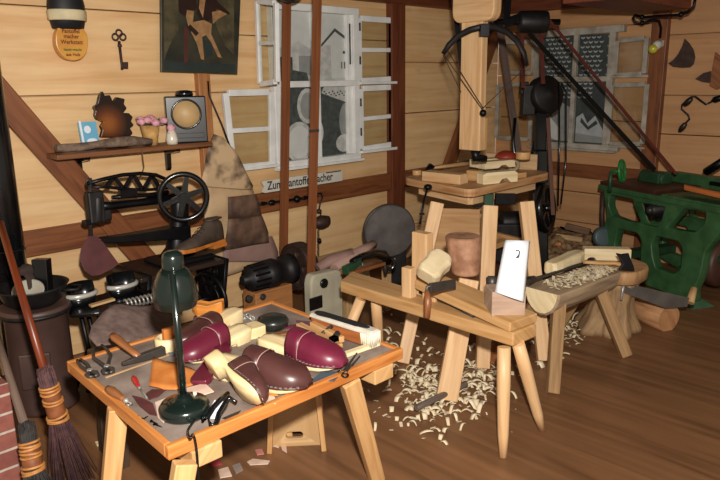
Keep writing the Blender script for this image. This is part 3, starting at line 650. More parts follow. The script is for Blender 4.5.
for k in range(6):
    a = k*math.pi/3; d = V((0, math.cos(a), math.sin(a))); mb.bar(c+d*.02, c+d*.15, .018, .012, (1, 0, 0))
mb.cyl(c-V((.09, 0, 0)), c+V((.06, 0, 0)), .012, 10); build('treadle_wheel', mb, IRON, t)
mb = MB(); mb.box((1.95, MY-.1, .14), (.42, .26, .018), (1, 0, 0), (0, .15, 1)); build('treadle', mb, IRON, t, .004)
mb = MB(); mb.box((1.76, MY-.19, tb-.12), (.18, .02, .22), (1, 0, 0), (0, .12, 1)); build('apron_panel', mb, plain('black_panel', '#16130f', .4), t, .004)
# boot resting on the bed
def boot(o, ux, L_, label):
    M = M4(o, ux); t = thing('ankle_boot', o, label, 'boot')
    st = [(0, .034, 0), (.04, .04, 0), (.25, .036, 0), (.45, .033, 0), (.7, .047, 0), (.9, .038, .004), (1.0, .012, .012)]
    def ring(u, w, z0, z1): return [M @ V((u*L_, a*w, z)) for a, z in ((-1, z0), (1, z0), (1, z1), (-1, z1))]
    mb = MB(); mb.loft([ring(u, w, z, z+.024+(.016 if u < .3 else 0)*0) for u, w, z in st], sm=False); build('sole', mb, plain('orange_crepe_sole', '#b56a26', .6, 0, .12), t, .004)
    mb = MB(); mb.box(M @ V((.13*L_, 0, -.010)), (.28*L_, .072, .022), ux); build('heel', mb, bpy.data.materials['orange_crepe_sole'], t, .003)
    secs = [(.02, .026, .13), (.08, .034, .145), (.2, .036, .15), (.33, .036, .148), (.42, .036, .115), (.55, .04, .085), (.7, .044, .068), (.85, .04, .055), (.96, .022, .038), (1.0, .008, .026)]
    rings = []
    for u, w, h in secs:
        rings.append([M @ V((u*L_, w*math.cos(a)*(1 if a < 1.2 or a > 1.94 else 1), .022+(h-.022)*math.sin(a)**.75)) for a in (math.pi*k/12 for k in range(13))])
    mb = MB(); mb.loft(rings, (1, 1)); build('upper', mb, plain('dark_oiled_leather', '#3a2f29', .5, 0, sc=8, c2='#54463c'), t)
    mb = MB()
    for u, h in ((.44, .118), (.5, .102), (.56, .088)): mb.tube([M @ V((u*L_, -.028, h-.012)), M @ V((u*L_+.006, 0, h+.004)), M @ V((u*L_, .028, h-.012))], .003, 6)
    build('laces', mb, plain('lace_brown', '#2a211c', .7), t)
    mb = MB(); mb.loft([[M @ V((c*L_, w*s_, h)) for c, s_ in ((.03, -.6), (.2, -1), (.33, -.7), (.33, .7), (.2, 1), (.03, .6))] for w, h in ((.03, .146), (.037, .156))]); build('collar', mb, plain('collar_leather', '#43362f', .6), t)
    return t
a = Yp(222, 240, 3.34); b = Yp(179, 243, 3.26)
boot(a+V((0, 0, -.01)), V((b.x-a.x, b.y-a.y, 0)), (b-a).length*1.1, 'brown ankle boot with an orange sole, standing on the sewing machine bed')
# maroon leather under the needle
mb = MB(); mb.plate([Yp(x, y, MY-.03-.06*((y-236)/40)) for x, y in [(89, 236), (97, 236), (104, 243), (111, 253), (119, 264), (112, 269), (100, 275), (92, 276), (85, 271), (80, 260), (81, 249)]], .005)
tag(build('leather_piece', mb, MAROON, None, .001), 'rounded maroon leather piece hanging under the sewing machine needle', 'leather piece')
# ---------------------------------------------------------------- finishing tray with round wells
TY = 3.35
P = lambda x, y, d=0: Yp(x, y, TY-d)
o = P(105, 300); t = thing('tray_table', V((o.x, TY, 0)), 'black iron work tray on thin legs with two silver-rimmed half-round cups, left of the lamp', 'tray table')
tz = o.z; xa = P(57, 300).x; xb = P(160, 300).x
mb = MB(); mb.prism(rpoly([(xa, TY-.12), (xa+.12, TY-.2), (xb, TY-.16), (xb+.05, TY+.02), (xb, TY+.1), (xa+.1, TY+.08)], .04), .02, (0, 0, tz), (1, 0, 0), (0, 1, 0)); build('tray', mb, BLACK, t, .004)
for px, py, r in ((81, 291, .066), (122, 286, .072)):
    c = P(px, py, .0); c.z = tz+.005; mb = MB(); n = 22; rings = []
    for rr, zz_ in ((r*.8, 0), (r*.96, .03), (r, .085), (r*.93, .086), (r*.88, .03), (r*.7, .012)):
        rings.append([c+V((rr*1.12*math.cos(a), rr*.72*math.sin(a), zz_*(1.35 if math.sin(a) > 0 else .62+.2*0))) for a in (2*math.pi*k/n for k in range(n))])
    cup = build('cup', mb.loft(rings, (1, 1)), BLACK, t)
    mb = MB(); mb.tube([c+V((r*1.0*1.12*math.cos(a), r*1.0*.72*math.sin(a), .054+.003)) for a in (math.pi+math.pi*k/14 for k in range(15))], .010, 8, up=(0, 0, 1), flat=1.3); build('rim', mb, plain('polished_rim', '#c2beb6', .3, .2, .1), cup, label='polished silver front rim')
mb = MB()
for k in range(8): mb.torus(P(126+k*4, 304-k*.9, .2), (1, 0, .1), .022, .006, 14, 6)
build('coil_spring', mb, STEEL, t); mb = MB(); mb.cyl(P(118, 305, .2), P(160, 297, .2), .012, 10); build('spring_rod', mb, IRON, t)
mb = MB(); mb.bar(P(90, 306, .22), P(114, 299, .22), .03, .012); build('wooden_slat', mb, PALE2, t, .002)
for px in (76, 84, 92, 98, 106):
    mb = MB(); q = P(px, 305); mb.tube([V((q.x, TY-.02-.02*(px % 3), tz)), V((q.x+.02, TY-.05, tz*.55)), V((q.x+.005*(px-90), TY, 0.005))], .012, 8); build('leg', mb, IRON, t)
# suede lying behind the table
Lp = [Yp(97, 345, 2.5), Yp(89, 336, 2.55), Yp(92, 325, 2.62), Yp(102, 314, 2.68), Yp(116, 306, 2.75)]; Rp = [Yp(176, 340, 2.5), Yp(180, 331, 2.55), Yp(180, 320, 2.62), Yp(174, 311, 2.68), Yp(158, 304, 2.75)]
mb = MB(); mb.sheet(Lp, Rp, 12, .012, 4, 5)
tag(build('suede_skin', mb, GREYH, None, 0, .006), 'large grey brown suede skin draped behind the table rim, left of the lamp', 'suede')
# low trestle under the suede
t = thing('work_stool', V((1.25, 2.66, 0)), 'low dark stool mostly hidden behind the table, under the grey suede', 'stool')
sz_ = min(p.z for p in Lp+Rp)-.045
mb = MB(); mb.box((1.25, 2.64, sz_), (.36, .24, .03)); build('seat', mb, wood('dark_stool_wood', '#3a2a20', '#54402f'), t, .006)
for dx in (-.14, .14):
    for dy in (-.08, .08): mb = MB(); mb.bar((1.25+dx, 2.64+dy, sz_-.015), (1.25+dx*1.15, 2.64+dy*1.15, 0.0), .04, .04); build('leg', mb, bpy.data.materials['dark_stool_wood'], t, .004)
# ================================================================ STOVE, PIPE, PAN
c = V((1.085, 3.38, 0)); top = Yp(42, 302, 3.38).z
t = thing('iron_stove', c, 'squat brown enamelled stove at the left edge with a dark pan on top', 'stove')
pr = [(.15, 0), (.155, .02), (.148, .04), (.145, top-.06), (.155, top-.045), (.165, top-.02), (.16, top)]
build('body', MB().lathe(pr, c, n=28), STOVE, t); mb = MB(); mb.torus(c+V((0, 0, top-.03)), (0, 0, 1), .16, .011, 28, 6); build('top_ring', mb, IRON2, t)
mb = MB(); dd = V((-.5, -.86, 0)); mb.box(c+dd*.146+V((0, 0, top*.45)), (.14, .02, .18), dd.cross(V((0, 0, 1)))); build('door', mb, STOVE, t, .006)
t = thing('stove_pan', c+V((0, 0, top)), 'wide dark iron pan with two ears on top of the brown stove', 'pan')
mb = MB(); mb.lathe([(.10, 0), (.135, .03), (.157, .085), (.17, .1), (.162, .098), (.148, .085), (.126, .04), (.09, .02)], c+V((0, 0, top)), n=30); build('bowl', mb, IRON2, t)
for s in (-1, 1): mb = MB(); q = c+V((.7*s*.162, -.7*s*.162, top+.08)); mb.tube([q+V((.03, .03, 0)), q+V((.05*s, -.05*s, .0))+V((.02, .02, 0)), q+V((.05*s, -.05*s, 0))-V((.02, .02, 0)), q-V((.03, .03, 0))], .008, 8); build('ear', mb, IRON2, t)
q = c+V((-.02, .01, top+.03))
mb = MB(); mb.lathe([(.02, 0), (.045, .008), (.07, .03), (.074, .038), (.066, .036), (.04, .016), (.001, .01)], q+V((.0, -.02, .02)), (-.3, -.55, .9), 24); tag(build('enamel_dish', mb, plain('white_enamel', '#a8a294', .35, 0, .06)), 'pale enamel dish tipped inside the pan on the stove', 'dish')
mb = MB(); mb.box(q+V((.085, .02, .10)), (.075, .06, .16), (.7, -.7, 0), (.05, .1, 1)); tag(build('black_tin', mb, BLACK, None, .004), 'upright black tin standing in the stove pan', 'tin')
mb = MB(); mb.blob(q+V((.02, .04, .13)), .035, (1.2, .8, .8), rough=.5, fq=3); mb.tube([q+V((.02, .04, .13)), q+V((.03, .02, .09)), q+V((.02, .0, .04))], [.03, .028, .02], 10, flat=.5); tag(build('burnt_rag', mb, plain('dark_rag', '#3a2b25', .9, 0, .2)), 'dark crumpled rag hanging over the pan rim beside the black tin', 'rag')
# stove pipe
a = Yp(3, 95, 3.62); b = Yp(20, 300, 3.62)
x0 = Yp(18, 200, 3.62).x-.085
t = thing('stove_pipe', V((x0, 3.62, 0)), 'glossy black stove pipe rising along the left edge of the picture', 'pipe')
build('pipe', MB().cyl((x0, 3.62, .02), (x0, 3.62, 2.3), .085, 28), BLACK, t)
mb = MB(); mb.torus((x0, 3.62, .78), (0, 0, 1), .087, .006, 28, 6); mb.torus((x0, 3.62, 1.9), (0, 0, 1), .087, .006, 28, 6); build('seam_ring', mb, BLACK, t)
mb = MB(); mb.lathe([(.13, 0), (.13, .015), (.09, .025)], (x0, 3.62, 0)); build('foot_plate', mb, IRON, t)
# ================================================================ BROOMS
def broom(p_top, p_neck, p_end, label, hm, dark):
    p_top, p_neck, p_end = V(p_top), V(p_neck), V(p_end); d = (p_end-p_neck); Ln = d.length; d = d.normalized(); x, y, z = fr3(d)
    t = thing('twig_broom', p_end, label, 'broom', 'twig brooms leaning at the left')
    hd = (p_neck-p_top).normalized()
    mb = MB(); mb.tube([p_top, p_top.lerp(p_neck, .5), p_neck+hd*.01], [.014, .015, .016], 10); build('handle', mb, hm, t)
    mb = MB()
    for k in range(150):
        a = R.random()*6.28; r = math.sqrt(R.random()); c0 = x*math.cos(a)+y*math.sin(a)
        r0, r1, r2 = .026*r, .030*r, (.065+.05*R.random())*r
        mb.tube([p_neck+c0*r0*1.15-d*(.005+.05*R.random()), p_neck+c0*r1+d*Ln*.16, p_neck+c0*(r1*1.05)+d*Ln*.32, p_neck+c0*r2+d*Ln*(.85+.15*R.random())+V((R.uniform(-.012, .012), R.uniform(-.012, .012), 0))], [.0035, .003, .0026, .0012], 5, up=(.3, .5, .2))
    build('twig_bundle', mb, dark, t)
    for kk, (u, w) in enumerate(((.06, 3), (.17, 2), (.30, 3))):
        mb = MB()
        for j in range(w): mb.torus(p_neck+d*(Ln*u+.011*j), (d+V((R.uniform(-.12, .12), R.uniform(-.12, .12), 0))), .0335+.003*(kk == 2), .005, 22, 6)
        build('binding', mb, CANE, t)
    mb = MB(); mb.lathe([(.031, Ln*.08), (.034, Ln*.12), (.032, Ln*.17), (.034, Ln*.24), (.034, Ln*.29)], p_neck, d, 18, cap=(0, 0)); build('bark_wrap', mb, plain('wrap_bark', '#6a3a22', .5, 0, sc=20, c2='#8d5532'), t)
    return t
nk = Zp(47, 379, .52); en = Zp(79, 494, .01); dr = (nk-en).normalized()
tp = Dp(0, 222, depth(nk)+.25)
broom(tp, nk, en, 'twig broom with a reddish varnished handle leaning before the stove', REDW, TWIG)
nk2 = Zp(28, 436, .36); en2 = Zp(44, 535, .01); tp2 = Dp(-9, 318, depth(nk2)+.45)
broom(tp2, nk2, en2, 'darker twig broom with a grey handle in the bottom left corner beside the bricks', wood('brown_grey_handle', '#54433a', '#786254', .7, 3, 40, .2, .1, .3), plain('dark_twigs', '#1f1c1c', .8, 0, sc=40, c2='#3a3431'))
# ================================================================ BRICK HEARTH
BY = 2.62; bx = Yp(23, 480, BY).x; zt = Yp(9, 383, BY).z
mm, nt, b = new_mat('hearth_bricks'); N = nt.nodes.new; L = nt.links.new
tc = N('ShaderNodeTexCoord'); br = N('ShaderNodeTexBrick'); br.inputs['Scale'].default_value = 1; br.inputs['Brick Width'].default_value = .24; br.inputs['Row Height'].default_value = .075; br.inputs['Mortar Size'].default_value = .005
br.inputs['Color1'].default_value = lin('#8a4a40'); br.inputs['Color2'].default_value = lin('#a05f52'); br.inputs['Mortar'].default_value = lin('#c9bdb0')
L(tc.outputs['UV'], br.inputs['Vector']); nn = N('ShaderNodeTexNoise'); nn.inputs['Scale'].default_value = 30; L(tc.outputs['UV'], nn.inputs[0])
mx = N('ShaderNodeMix'); mx.data_type = 'RGBA'; mx.blend_type = 'MULTIPLY'; mx.inputs[0].default_value = .5; L(br.outputs[0], mx.inputs[6]); L(nn.outputs[0], mx.inputs[7]); L(mx.outputs[2], b.inputs['Base Color']); b.inputs['Roughness'].default_value = .8
mb = MB(); P8 = [V((x, y, z)) for z in (0, zt) for x, y in ((bx-.9, BY), (bx, BY), (bx, BY+.75), (bx-.9, BY+.75))]
ii = [mb.add(p) for p in P8]
for q in ((0, 1, 5, 4), (1, 2, 6, 5), (2, 3, 7, 6), (3, 0, 4, 7), (4, 5, 6, 7), (3, 2, 1, 0)):
    mb.face([ii[k] for k in q], [(P8[k].x+P8[k].y if q[2] != 6 or q[0] != 4 else P8[k].x, P8[k].z if not (q == (4, 5, 6, 7) or q == (3, 2, 1, 0)) else P8[k].y) for k in q])
tag(build('brick_hearth', mb, mm, None, .004), 'low red brick hearth block in the bottom left corner', 'hearth')
# ================================================================ LINE SHAFT, DRIVE WHEEL AND BELTS
DY = 3.42
wc = Yp(299, 266, DY); wr_ = .158
t = thing('spindle_drive', wc, 'dark belt wheel and thick ribbed spindle below the hanging hides', 'drive spindle')
me_ = MB(); xax = V((1, 0, 0))
out = [(wr_*math.cos(a), wr_*math.sin(a)) for a in (2*math.pi*k/40 for k in range(40))]
hs = [[(wr_*.6*math.cos(a0)+.03*math.cos(a), wr_*.6*math.sin(a0)+.03*math.sin(a)) for a in (2*math.pi*k/12 for k in range(12))] for a0 in (.6, 1.85, 3.1, 4.4, 5.6)]
mesh_part('belt_wheel', holed(out, hs, .05, .006), M4(wc, (0, 1, 0), (1, 0, 0)), RUST, t)
mb = MB(); mb.lathe([(wr_, -.045), (wr_+.005, -.04), (wr_+.005, .04), (wr_, .045), (wr_-.02, .045), (wr_-.02, -.045)], wc, (1, 0, 0), 40, cap=(0, 0)); build('wheel_rim', mb, RUST, t)
prof = [(.02, -.47), (.032, -.465), (.034, -.43), (.075, -.42), (.085, -.38), (.082, -.3), (.095, -.29), (.098, -.22), (.08, -.21), (.085, -.14), (.10, -.13), (.10, -.07), (.05, -.06), (.05, .05), (.02, .07)]
mb = MB(); mb.lathe(prof, wc, (1, 0, 0), 26); build('spindle', mb, IRON2, t)
mb = MB()
for k in range(14): a = k*2*math.pi/14; mb.bar(wc+V((-.41, .082*math.cos(a), .082*math.sin(a))), wc+V((-.3, .084*math.cos(a), .084*math.sin(a))), .012, .012)
build('ribs', mb, IRON, t)
mb = MB(); a = Yp(243, 292, DY+.02); mb.box(V((wc.x-.27, DY, (a.z)/2-.0)), (.30, .14, a.z)); build('support_post', mb, OAKP, t, .006)
for px, py in ((250, 299), (263, 297)): mb = MB(); q = Yp(px, py, DY-.075); mb.cyl(q+V((0, .03, 0)), q-V((0, .012, 0)), .014, 8); mb.cyl(q+V((0, .02, -.0)), q-V((0, .004, 0)), .022, 14); build('bolt', mb, STEELD, t)
uz = 2.22; uc = V((wc.x, DY, uz))
t = thing('ceiling_pulley', uc, 'dark ceiling pulley ring at the top edge with two leather belts over it', 'pulley')
mb = MB(); mb.torus(uc, (1, 0, 0), .135, .028, 34, 10, 1.4); build('ring', mb, IRON2, t)
mb = MB(); mb.cyl(uc-V((.35, 0, 0)), uc+V((.9, 0, 0)), .02, 12); build('shaft', mb, IRON, t)
mb = MB()
for k in range(4): a = k*math.pi/2+.5; d = V((0, math.cos(a), math.sin(a))); mb.bar(uc, uc+d*.13, .02, .02, (1, 0, 0))
build('spokes', mb, IRON, t)
def belt_run(a, b, w, th, nm, lab, mat=STRAP, g=None, seam=None):
    mb = MB(); mb.bar(a, b, w, th, V((1, 0, 0)).cross((V(b)-V(a)).normalized()) if abs((V(b)-V(a)).normalized().x) < .9 else (0, 0, 1)); o = build(nm, mb, mat, None, .001); tag(o, lab, 'belt', g)
    if seam is not None:
        m2 = MB(); c = V(a).lerp(V(b), seam); d = (V(b)-V(a)).normalized(); m2.box(c, (w*1.04, th*1.5, .018), (1, 0, 0), -d if d.z < 0 else d); build('belt_joint', m2, STEELD, o)
    return o
y0 = DY-wr_-.006; y1 = DY+wr_+.006
belt_run((Yp(319.5, 0, y0).x, y0, 2.32), (Yp(311, 284, y0).x, y0, wc.z-.05), .07, .007, 'leather_belt', 'right-hand leather belt in front of the white window, with a pale joint', seam=.52)
belt_run((Yp(287.5, 0, y1).x+.01, y1, 2.32), (wc.x-.0, y1, wc.z+.02), .07, .007, 'leather_belt', 'left-hand leather belt before the white window, ending behind the wheel')
# ================================================================ GRINDER, DISC, ROLLS, BEIGE CASE (between bench and left wall)
dn = V((-.5, -.86, 0)).normalized(); dc = Yp(390, 231, 3.22)
t = thing('sanding_disc_machine', V((dc.x, dc.y, 0)), 'big dark sanding disc on a grey iron post before the left wall', 'sander')
mb = MB(); mb.lathe([(.001, .0), (.184, 0), (.19, .006), (.19, .03), (.18, .038), (.001, .04)], dc-dn*.02, dn, 44); build('disc', mb, DISC, t)
mb = MB(); mb.lathe([(.19, 0), (.197, .004), (.197, .02), (.19, .024)], dc-dn*.035, dn, 44); build('backing_rim', mb, STEELD, t)
mb = MB(); e = dn.cross(V((0, 0, 1))); mb.bar(dc-dn*.06+e*-.07+V((0, 0, -.1)), V((dc.x, dc.y, 0))-dn*.06+e*-.07, .13, .07, dn); mb.box(V((dc.x, dc.y, .02))-dn*.06+e*-.07, (.26, .3, .04), e); build('post', mb, IRON2, t, .006)
mb = MB(); mb.cyl(dc-dn*.02, dc-dn*.22, .05, 18); build('motor_shaft', mb, IRON, t)
# black bench grinder with a green rest on the far end of the horse
gc = Yp(366, 258, 2.75)
t = thing('vise_grip_tool', gc, 'black hand tool with dark green jaw behind the shaving horse, by the sanding disc', 'vise')
mb = MB(); mb.tube([Yp(352, 262, 2.74), Yp(362, 257, 2.76), Yp(374, 254, 2.8), Yp(383, 255, 2.84), Yp(388, 262, 2.84)], [.02, .025, .03, .034, .03], 12); build('body', mb, BLACK, t)
mb = MB(); mb.bar(Yp(345, 271, 2.72), Yp(360, 261, 2.74), .05, .05, w1=.03, h1=.03); build('jaw', mb, GREEND, t, .006, label='dark green jaw')
mb = MB(); mb.torus(Yp(389, 264, 2.84), (-.5, -.8, .1), .035, .014, 18, 8); build('handle_ring', mb, BLACK, t)
mb = MB(); mb.cyl(Yp(384, 262, 2.84), Yp(386, 274, 2.84), .012, 8); mb.cyl(Yp(362, 262, 2.75), Yp(364, 272, 2.75), .009, 8); build('screw', mb, STEELD, t)
mb = MB(); mb.bar(Yp(346, 273, 2.72), Yp(381, 263, 2.78), .07, .02); tag(build('wood_offcut', mb, BROWNW, None, .002), 'dark brown strip of wood under the black and green hand tool', 'wood strip')
# rolled leather over a low table
t2 = []
sup = V((3.12, 3.2, 0)); rz = Yp(345, 262, 3.1).z
t = thing('side_bench', sup, 'low pale bench with leather rolls on it behind the shaving horse', 'bench')
mb = MB(); mb.box((sup.x, 3.25, rz-.06), (.46, .44, .03)); build('bench_top', mb, PALE2, t, .004)
for dx in (-.19, .19):
    for dy in (-.17, .17): mb = MB(); mb.bar((sup.x+dx, 3.25+dy, rz-.07), (sup.x+dx, 3.25+dy, 0), .05, .05, (0, 1, 0)); build('leg', mb, PALE2, t, .004)
mb = MB(); mb.box((sup.x, 3.24, (rz-.075)*.5+.05), (.36, .02, rz-.2)); build('front_board', mb, plain('pale_board', '#c9bfa0', .6, 0, .06), t, .004)
RL = [('mauve leather roll lying nearest the right belt', (318, 272, 3.12), (352, 252, 3.05), .045, MAUVE), ('pinkish leather roll pointing at the sanding disc', (334, 268, 3.04), (374, 243, 3.08), .042, plain('pink_brown_hide', '#a08074', .75, 0, sc=7, c2='#b59488')), ('pale hide roll lowest of the leather rolls', (347, 268, 2.98), (376, 250, 3.02), .03, CREAM)]
for lab, a, b, r, m in RL:
    A, B = Yp(*a), Yp(*b); A.z = max(A.z, rz-.045+r); mb = MB(); mb.tube([A, A.lerp(B, .35)+V((0, 0, .012)), A.lerp(B, .7), B], [r*.9, r*1.05, r, r*.7], 14, flat=.7); tag(build('leather_roll', mb, m), lab, 'leather roll', 'leather rolls by the sander')
mb = MB(); q = Yp(331, 252, 3.2); q.z = rz-.02; mb.blob(q, .05, (1.3, .7, .5), rough=.3); tag(build('leather_scrap', mb, plain('dark_scrap', '#3c2c28', .7)), 'dark leather lump on the rolls right of the belt', 'leather scrap')
# beige machine case
bc = Yp(322, 288, 2.98); w = .3
t = thing('beige_machine_case', V((bc.x, 2.98, 0)), 'rounded beige machine cover with a small black knob, below the leather rolls', 'machine')
zt = Yp(325, 272, 2.98).z; x0 = Yp(311, 290, 2.98).x; x1 = Yp(343, 290, 2.98).x
oc = rpoly([(x0, 0), (x1, 0), (x1, zt-.01), (x0+.02, zt), (x0, zt-.05)], .06); mb = MB(); mb.prism([(p[0]-bc.x, p[1]) for p in oc], .07, (bc.x, 3.015, 0), (1, 0, 0), (0, 0, 1)); build('case', mb, BEIGEP, t, .012)
mb = MB(); q = Yp(323, 283, 2.98); mb.torus(q-V((0, .01, 0)), (0, 1, 0), .022, .01, 16, 8); mb.box(q-V((0, .012, .0)), (.03, .02, .05)); build('knob', mb, BLACK, t, .003)
mb = MB(); mb.box(Yp(316, 303, 2.975), (.1, .012, .08)); build('vent_recess', mb, BLACK, t, .004)
# ================================================================ WORK TABLE
TX0, TX1, TY0, TY1, TZ = .872, 1.795, 1.572, 2.412, .592
t = thing('work_table', V(((TX0+TX1)/2, (TY0+TY1)/2, 0)), 'low orange pine cobbler table with a raised rim and grey leather top', 'table')
def legline(p1, z1, p2, dd): A = Zp(*p1, z1); B = Dp(*p2, depth(A)+dd); d = B-A; return A, A+d*(A.z/-d.z)
TC = [V((.822, 1.605, 0)), V((1.786, 1.598, 0)), V((1.797, 2.40, 0)), V((.868, 2.40, 0))]
mb = MB(); mb.prism([(p.x, p.y) for p in TC], .03, (0, 0, TZ-.015), (1, 0, 0), (0, 1, 0)); build('tabletop', mb, LEAD, t)
cenT = sum(TC, V())/4
mb = MB()
for k in range(4):
    A, B = TC[k]+V((0, 0, TZ-.014)), TC[(k+1) % 4]+V((0, 0, TZ-.014)); d = (B-A).normalized(); e = .011 if k % 2 == 0 else -.011; mb.bar(A-d*e, B+d*e, .022, .044)
build('rim', mb, TABW, t, .004)
for (xa, xb) in ((.93, .95), (1.69, 1.69)):
    mb = MB(); mb.bar((xa, 1.585, TZ-.064), (xb, 2.39, TZ-.064), .10, .056); build('batten', mb, FRESH2, t, .004)
mb = MB(); mb.bar((.90, 2.18, TZ+.001), (1.45, 2.22, TZ+.001), .008, .004); build('top_strip', mb, PALE2, t)
for A, B, w in ((Zp(185, 462, TZ-.03), Dp(182, 480, depth(Zp(185, 462, TZ-.03))-.0), .062), (Zp(349, 380, TZ-.045), Zp(377, 480, 0), .068), (Zp(118, 408, TZ-.03), Dp(111, 480, depth(Zp(118, 408, TZ-.03))+.03), .062), (V((1.69, 2.27, TZ-.05)), V((1.70, 2.19, 0)), .045)):
    if B.z > .01: B = A+(B-A)*(A.z/(A.z-B.z))
    mb = MB(); mb.bar(A, B, w, w*.75, (.3, 1, 0), w*.85, w*.65); build('leg', mb, FRESH2, t, .004)
def TP(px, py, z=0): return Zp(px, py, TZ+z)
# ---------------------------------------------------------------- lamp
lb = TP(185, 413); ld = depth(lb)
t = thing('desk_lamp', lb, 'dark green enamelled desk lamp standing at the front of the work table', 'lamp')
mb = MB(); mb.lathe([(.074, 0), (.078, .006), (.078, .026), (.070, .038), (.045, .044), (.032, .048), (.026, .058), (.014, .066)], lb, n=36); build('base', mb, LAMPG, t)
st = Dp(172, 274, ld-.075); mb = MB(); mb.tube([lb+V((0, 0, .04)), lb.lerp(st, .5)+V((.002, 0, 0)), st], .011, 14); build('stem', mb, LAMPG, t)
sc = Dp(175.5, 296, ld+.01); tpc = Dp(172, 252, ld-.03); ax = (tpc-sc).normalized(); hs = (tpc-sc).length
mb = MB(); mb.lathe([(.064, -.03), (.069, -.012), (.070, .0), (.067, hs*.2), (.059, hs*.40), (.047, hs*.56), (.036, hs*.64), (.032, hs*.625), (.054, hs*.40), (.063, hs*.2), (.064, 0), (.060, -.025)], sc, ax, 36, cap=(0, 0)); sh = build('shade', mb, LAMPG, t)
mb = MB(); mb.lathe([(.033, hs*.58), (.034, hs*.68), (.033, hs*.9), (.028, hs*.98), (.018, hs*1.02), (.001, hs*1.03)], sc, ax, 28); build('cap', mb, LAMPG, t)
mb = MB(); mb.sphere(sc+ax*.03, .03, 14); build('bulb', mb, plain('opal_bulb', '#c8c4ba', .3), t)
mb = MB()
for px in (168, 178): q = Dp(px, 272, ld-.02); mb.sphere(q, .0055, 8)
build('shade_screws', mb, STEEL, t)
mb = MB(); q = lb+V((.045, .01, .03)); mb.cyl(q, q+V((0, 0, .022)), .006, 8); build('switch', mb, plain('cream_switch', '#d8d0b8', .4), t)
mb = MB(); mb.tube(smooth([lb+V((.0, -.07, .012)), TP(188, 430, .012), TP(190, 438, .03), V((TP(191, 438).x, 1.588, TZ+.014)), V((TP(191, 438).x, 1.578, TZ-.06)), V((TP(191, 438).x-.01, 1.575, TZ-.25)), V((TP(191, 438).x+.01, 1.62, .1)), V((TP(191, 438).x+.05, 1.8, .008))]), .0042, 8); build('cord', mb, BLACK, t)
# ---------------------------------------------------------------- clogs
SOLEW = wood('pale_clog_sole', '#dcbd85', '#f0dcb0', .5, 4, 30, .06, 0, .05)
def clog(toe, heel, uz, leather, label, grp, hgt=.8, wid=1.0, open_=.42):
    toe, heel = V(toe), V(heel); L_ = (toe-heel).length; M = M4(heel, toe-heel, uz); k = L_/.28
    t = thing('clog', heel, label, 'clog', grp)
    S = [(0, .012, .004, .044), (.02, .024, 0, .046), (.08, .033, 0, .047), (.2, .035, 0, .045), (.27, .034, 0, .043), (.29, .034, .014, .042), (.42, .033, .014, .037), (.55, .039, .004, .033), (.7, .046, 0, .031), (.82, .045, .005, .032), (.92, .036, .012, .033), (.98, .020, .018, .032), (1, .008, .022, .030)]
    def at(u):
        for a, b in zip(S, S[1:]):
            if a[0] <= u <= b[0]: f = (u-a[0])/(b[0]-a[0]); return [a[j]+(b[j]-a[j])*f for j in range(4)]
        return list(S[-1])
    rings = [[M @ V((u*L_, y*w*k*wid, z*k)) for y, z in ((-.94, b), (.94, b), (1, b+.004), (1, s-.006), (.93, s-.001), (.4, s-.003), (-.4, s-.003), (-.93, s-.001), (-1, s-.006), (-1, b+.004))] for u, w, b, s in S]
    so = build('sole', MB().loft(rings), SOLEW, t)
    H = [(open_, .062), (.47, .062), (.55, .060), (.65, .055), (.75, .048), (.84, .040), (.91, .031), (.96, .021), (.99, .012), (1.012, .004), (1.016, -.008)]
    def dome(u, h, g):
        _, w, b, s = at(min(u, 1)); W = (w+.0035+g)*k*wid; z0 = (s-.011)*k; hh = (h*hgt+.011+g)*k
        return [M @ V((u*L_, W*math.copysign(abs(math.cos(a))**.7, math.cos(a)), z0+hh*max(0, math.sin(a))**.85)) for a in (math.pi*q/16 for q in range(17))]
    build('vamp', MB().loft([dome(u, h, 0) for u, h in H], (0, 0), False), leather, t, 0, .004)
    build('instep_band', MB().loft([dome(u, h, .003) for u, h in ((open_-.01, .061), (open_+.02, .062), (.52, .061), (.585, .0585))], (0, 0), False), leather, t, 0, .0035)
    mb = MB()
    ed = [dome(u, h, .0055) for u, h in ((.578, .0592), (.582, .059), (.586, .0588))]
    mb.loft(ed, (0, 0), False); build('stitching', mb, plain('pale_thread', '#a98a80', .7), t, 0, .001)
    for q in range(13):
        u = .46+.5*q/12; _, w, b, s = at(u)
        for sg in (-1, 1):
            mb = MB(); mb.box(M @ V((u*L_, sg*(w+.0055)*k*wid, (s-.008)*k)), (.007*k, .004*k, .003*k), M.to_3x3() @ V((1, 0, 0)), M.to_3x3() @ V((0, 0, 1))); build('staple', mb, STEEL, t)
    rim = []
    for sgn in (-1, 1): rim.append([M @ V(((u)*L_, sgn*((at(min(u, 1))[1])+.0055)*k*wid, (at(min(u, 1))[3]-.010)*k)) for u in (.43, .5, .6, .7, .8, .88, .94, .98, 1.0)])
    mb = MB(); mb.tube(rim[0]+rim[1][::-1], .0032*k, 6); build('welt', mb, leather, t)
    return t
clog(TP(344, 372), TP(262, 350), (0, 0, 1), PURP, 'purple leather clog on the right of the table, toe to the right', 'leather clogs on the table')
clog(TP(309, 393), TP(213, 372), (0, 0, 1), BRNL, 'dark brown leather clog in the middle of the table, in front of the purple one', 'leather clogs on the table')
clog(TP(180, 366), TP(248, 337), (.05, -.1, 1), PURP, 'purple leather clog behind the lamp stem, toe to the left', 'leather clogs on the table')
# tipped over clog showing its pale sole
clog(TP(255, 404, .04), TP(204, 362, .07), CX*.9+CF*.3+V((0, 0, .4)), BRNL, 'brown clog lying on its side with the pale wooden sole and heel facing the camera', 'leather clogs on the table', .8, .82)
clog(TP(176, 350), TP(240, 320), (0, 0, 1), BRNL, 'brown clog at the back of the pile behind the lamp stem, toe to the left', 'leather clogs on the table', .4, .9)
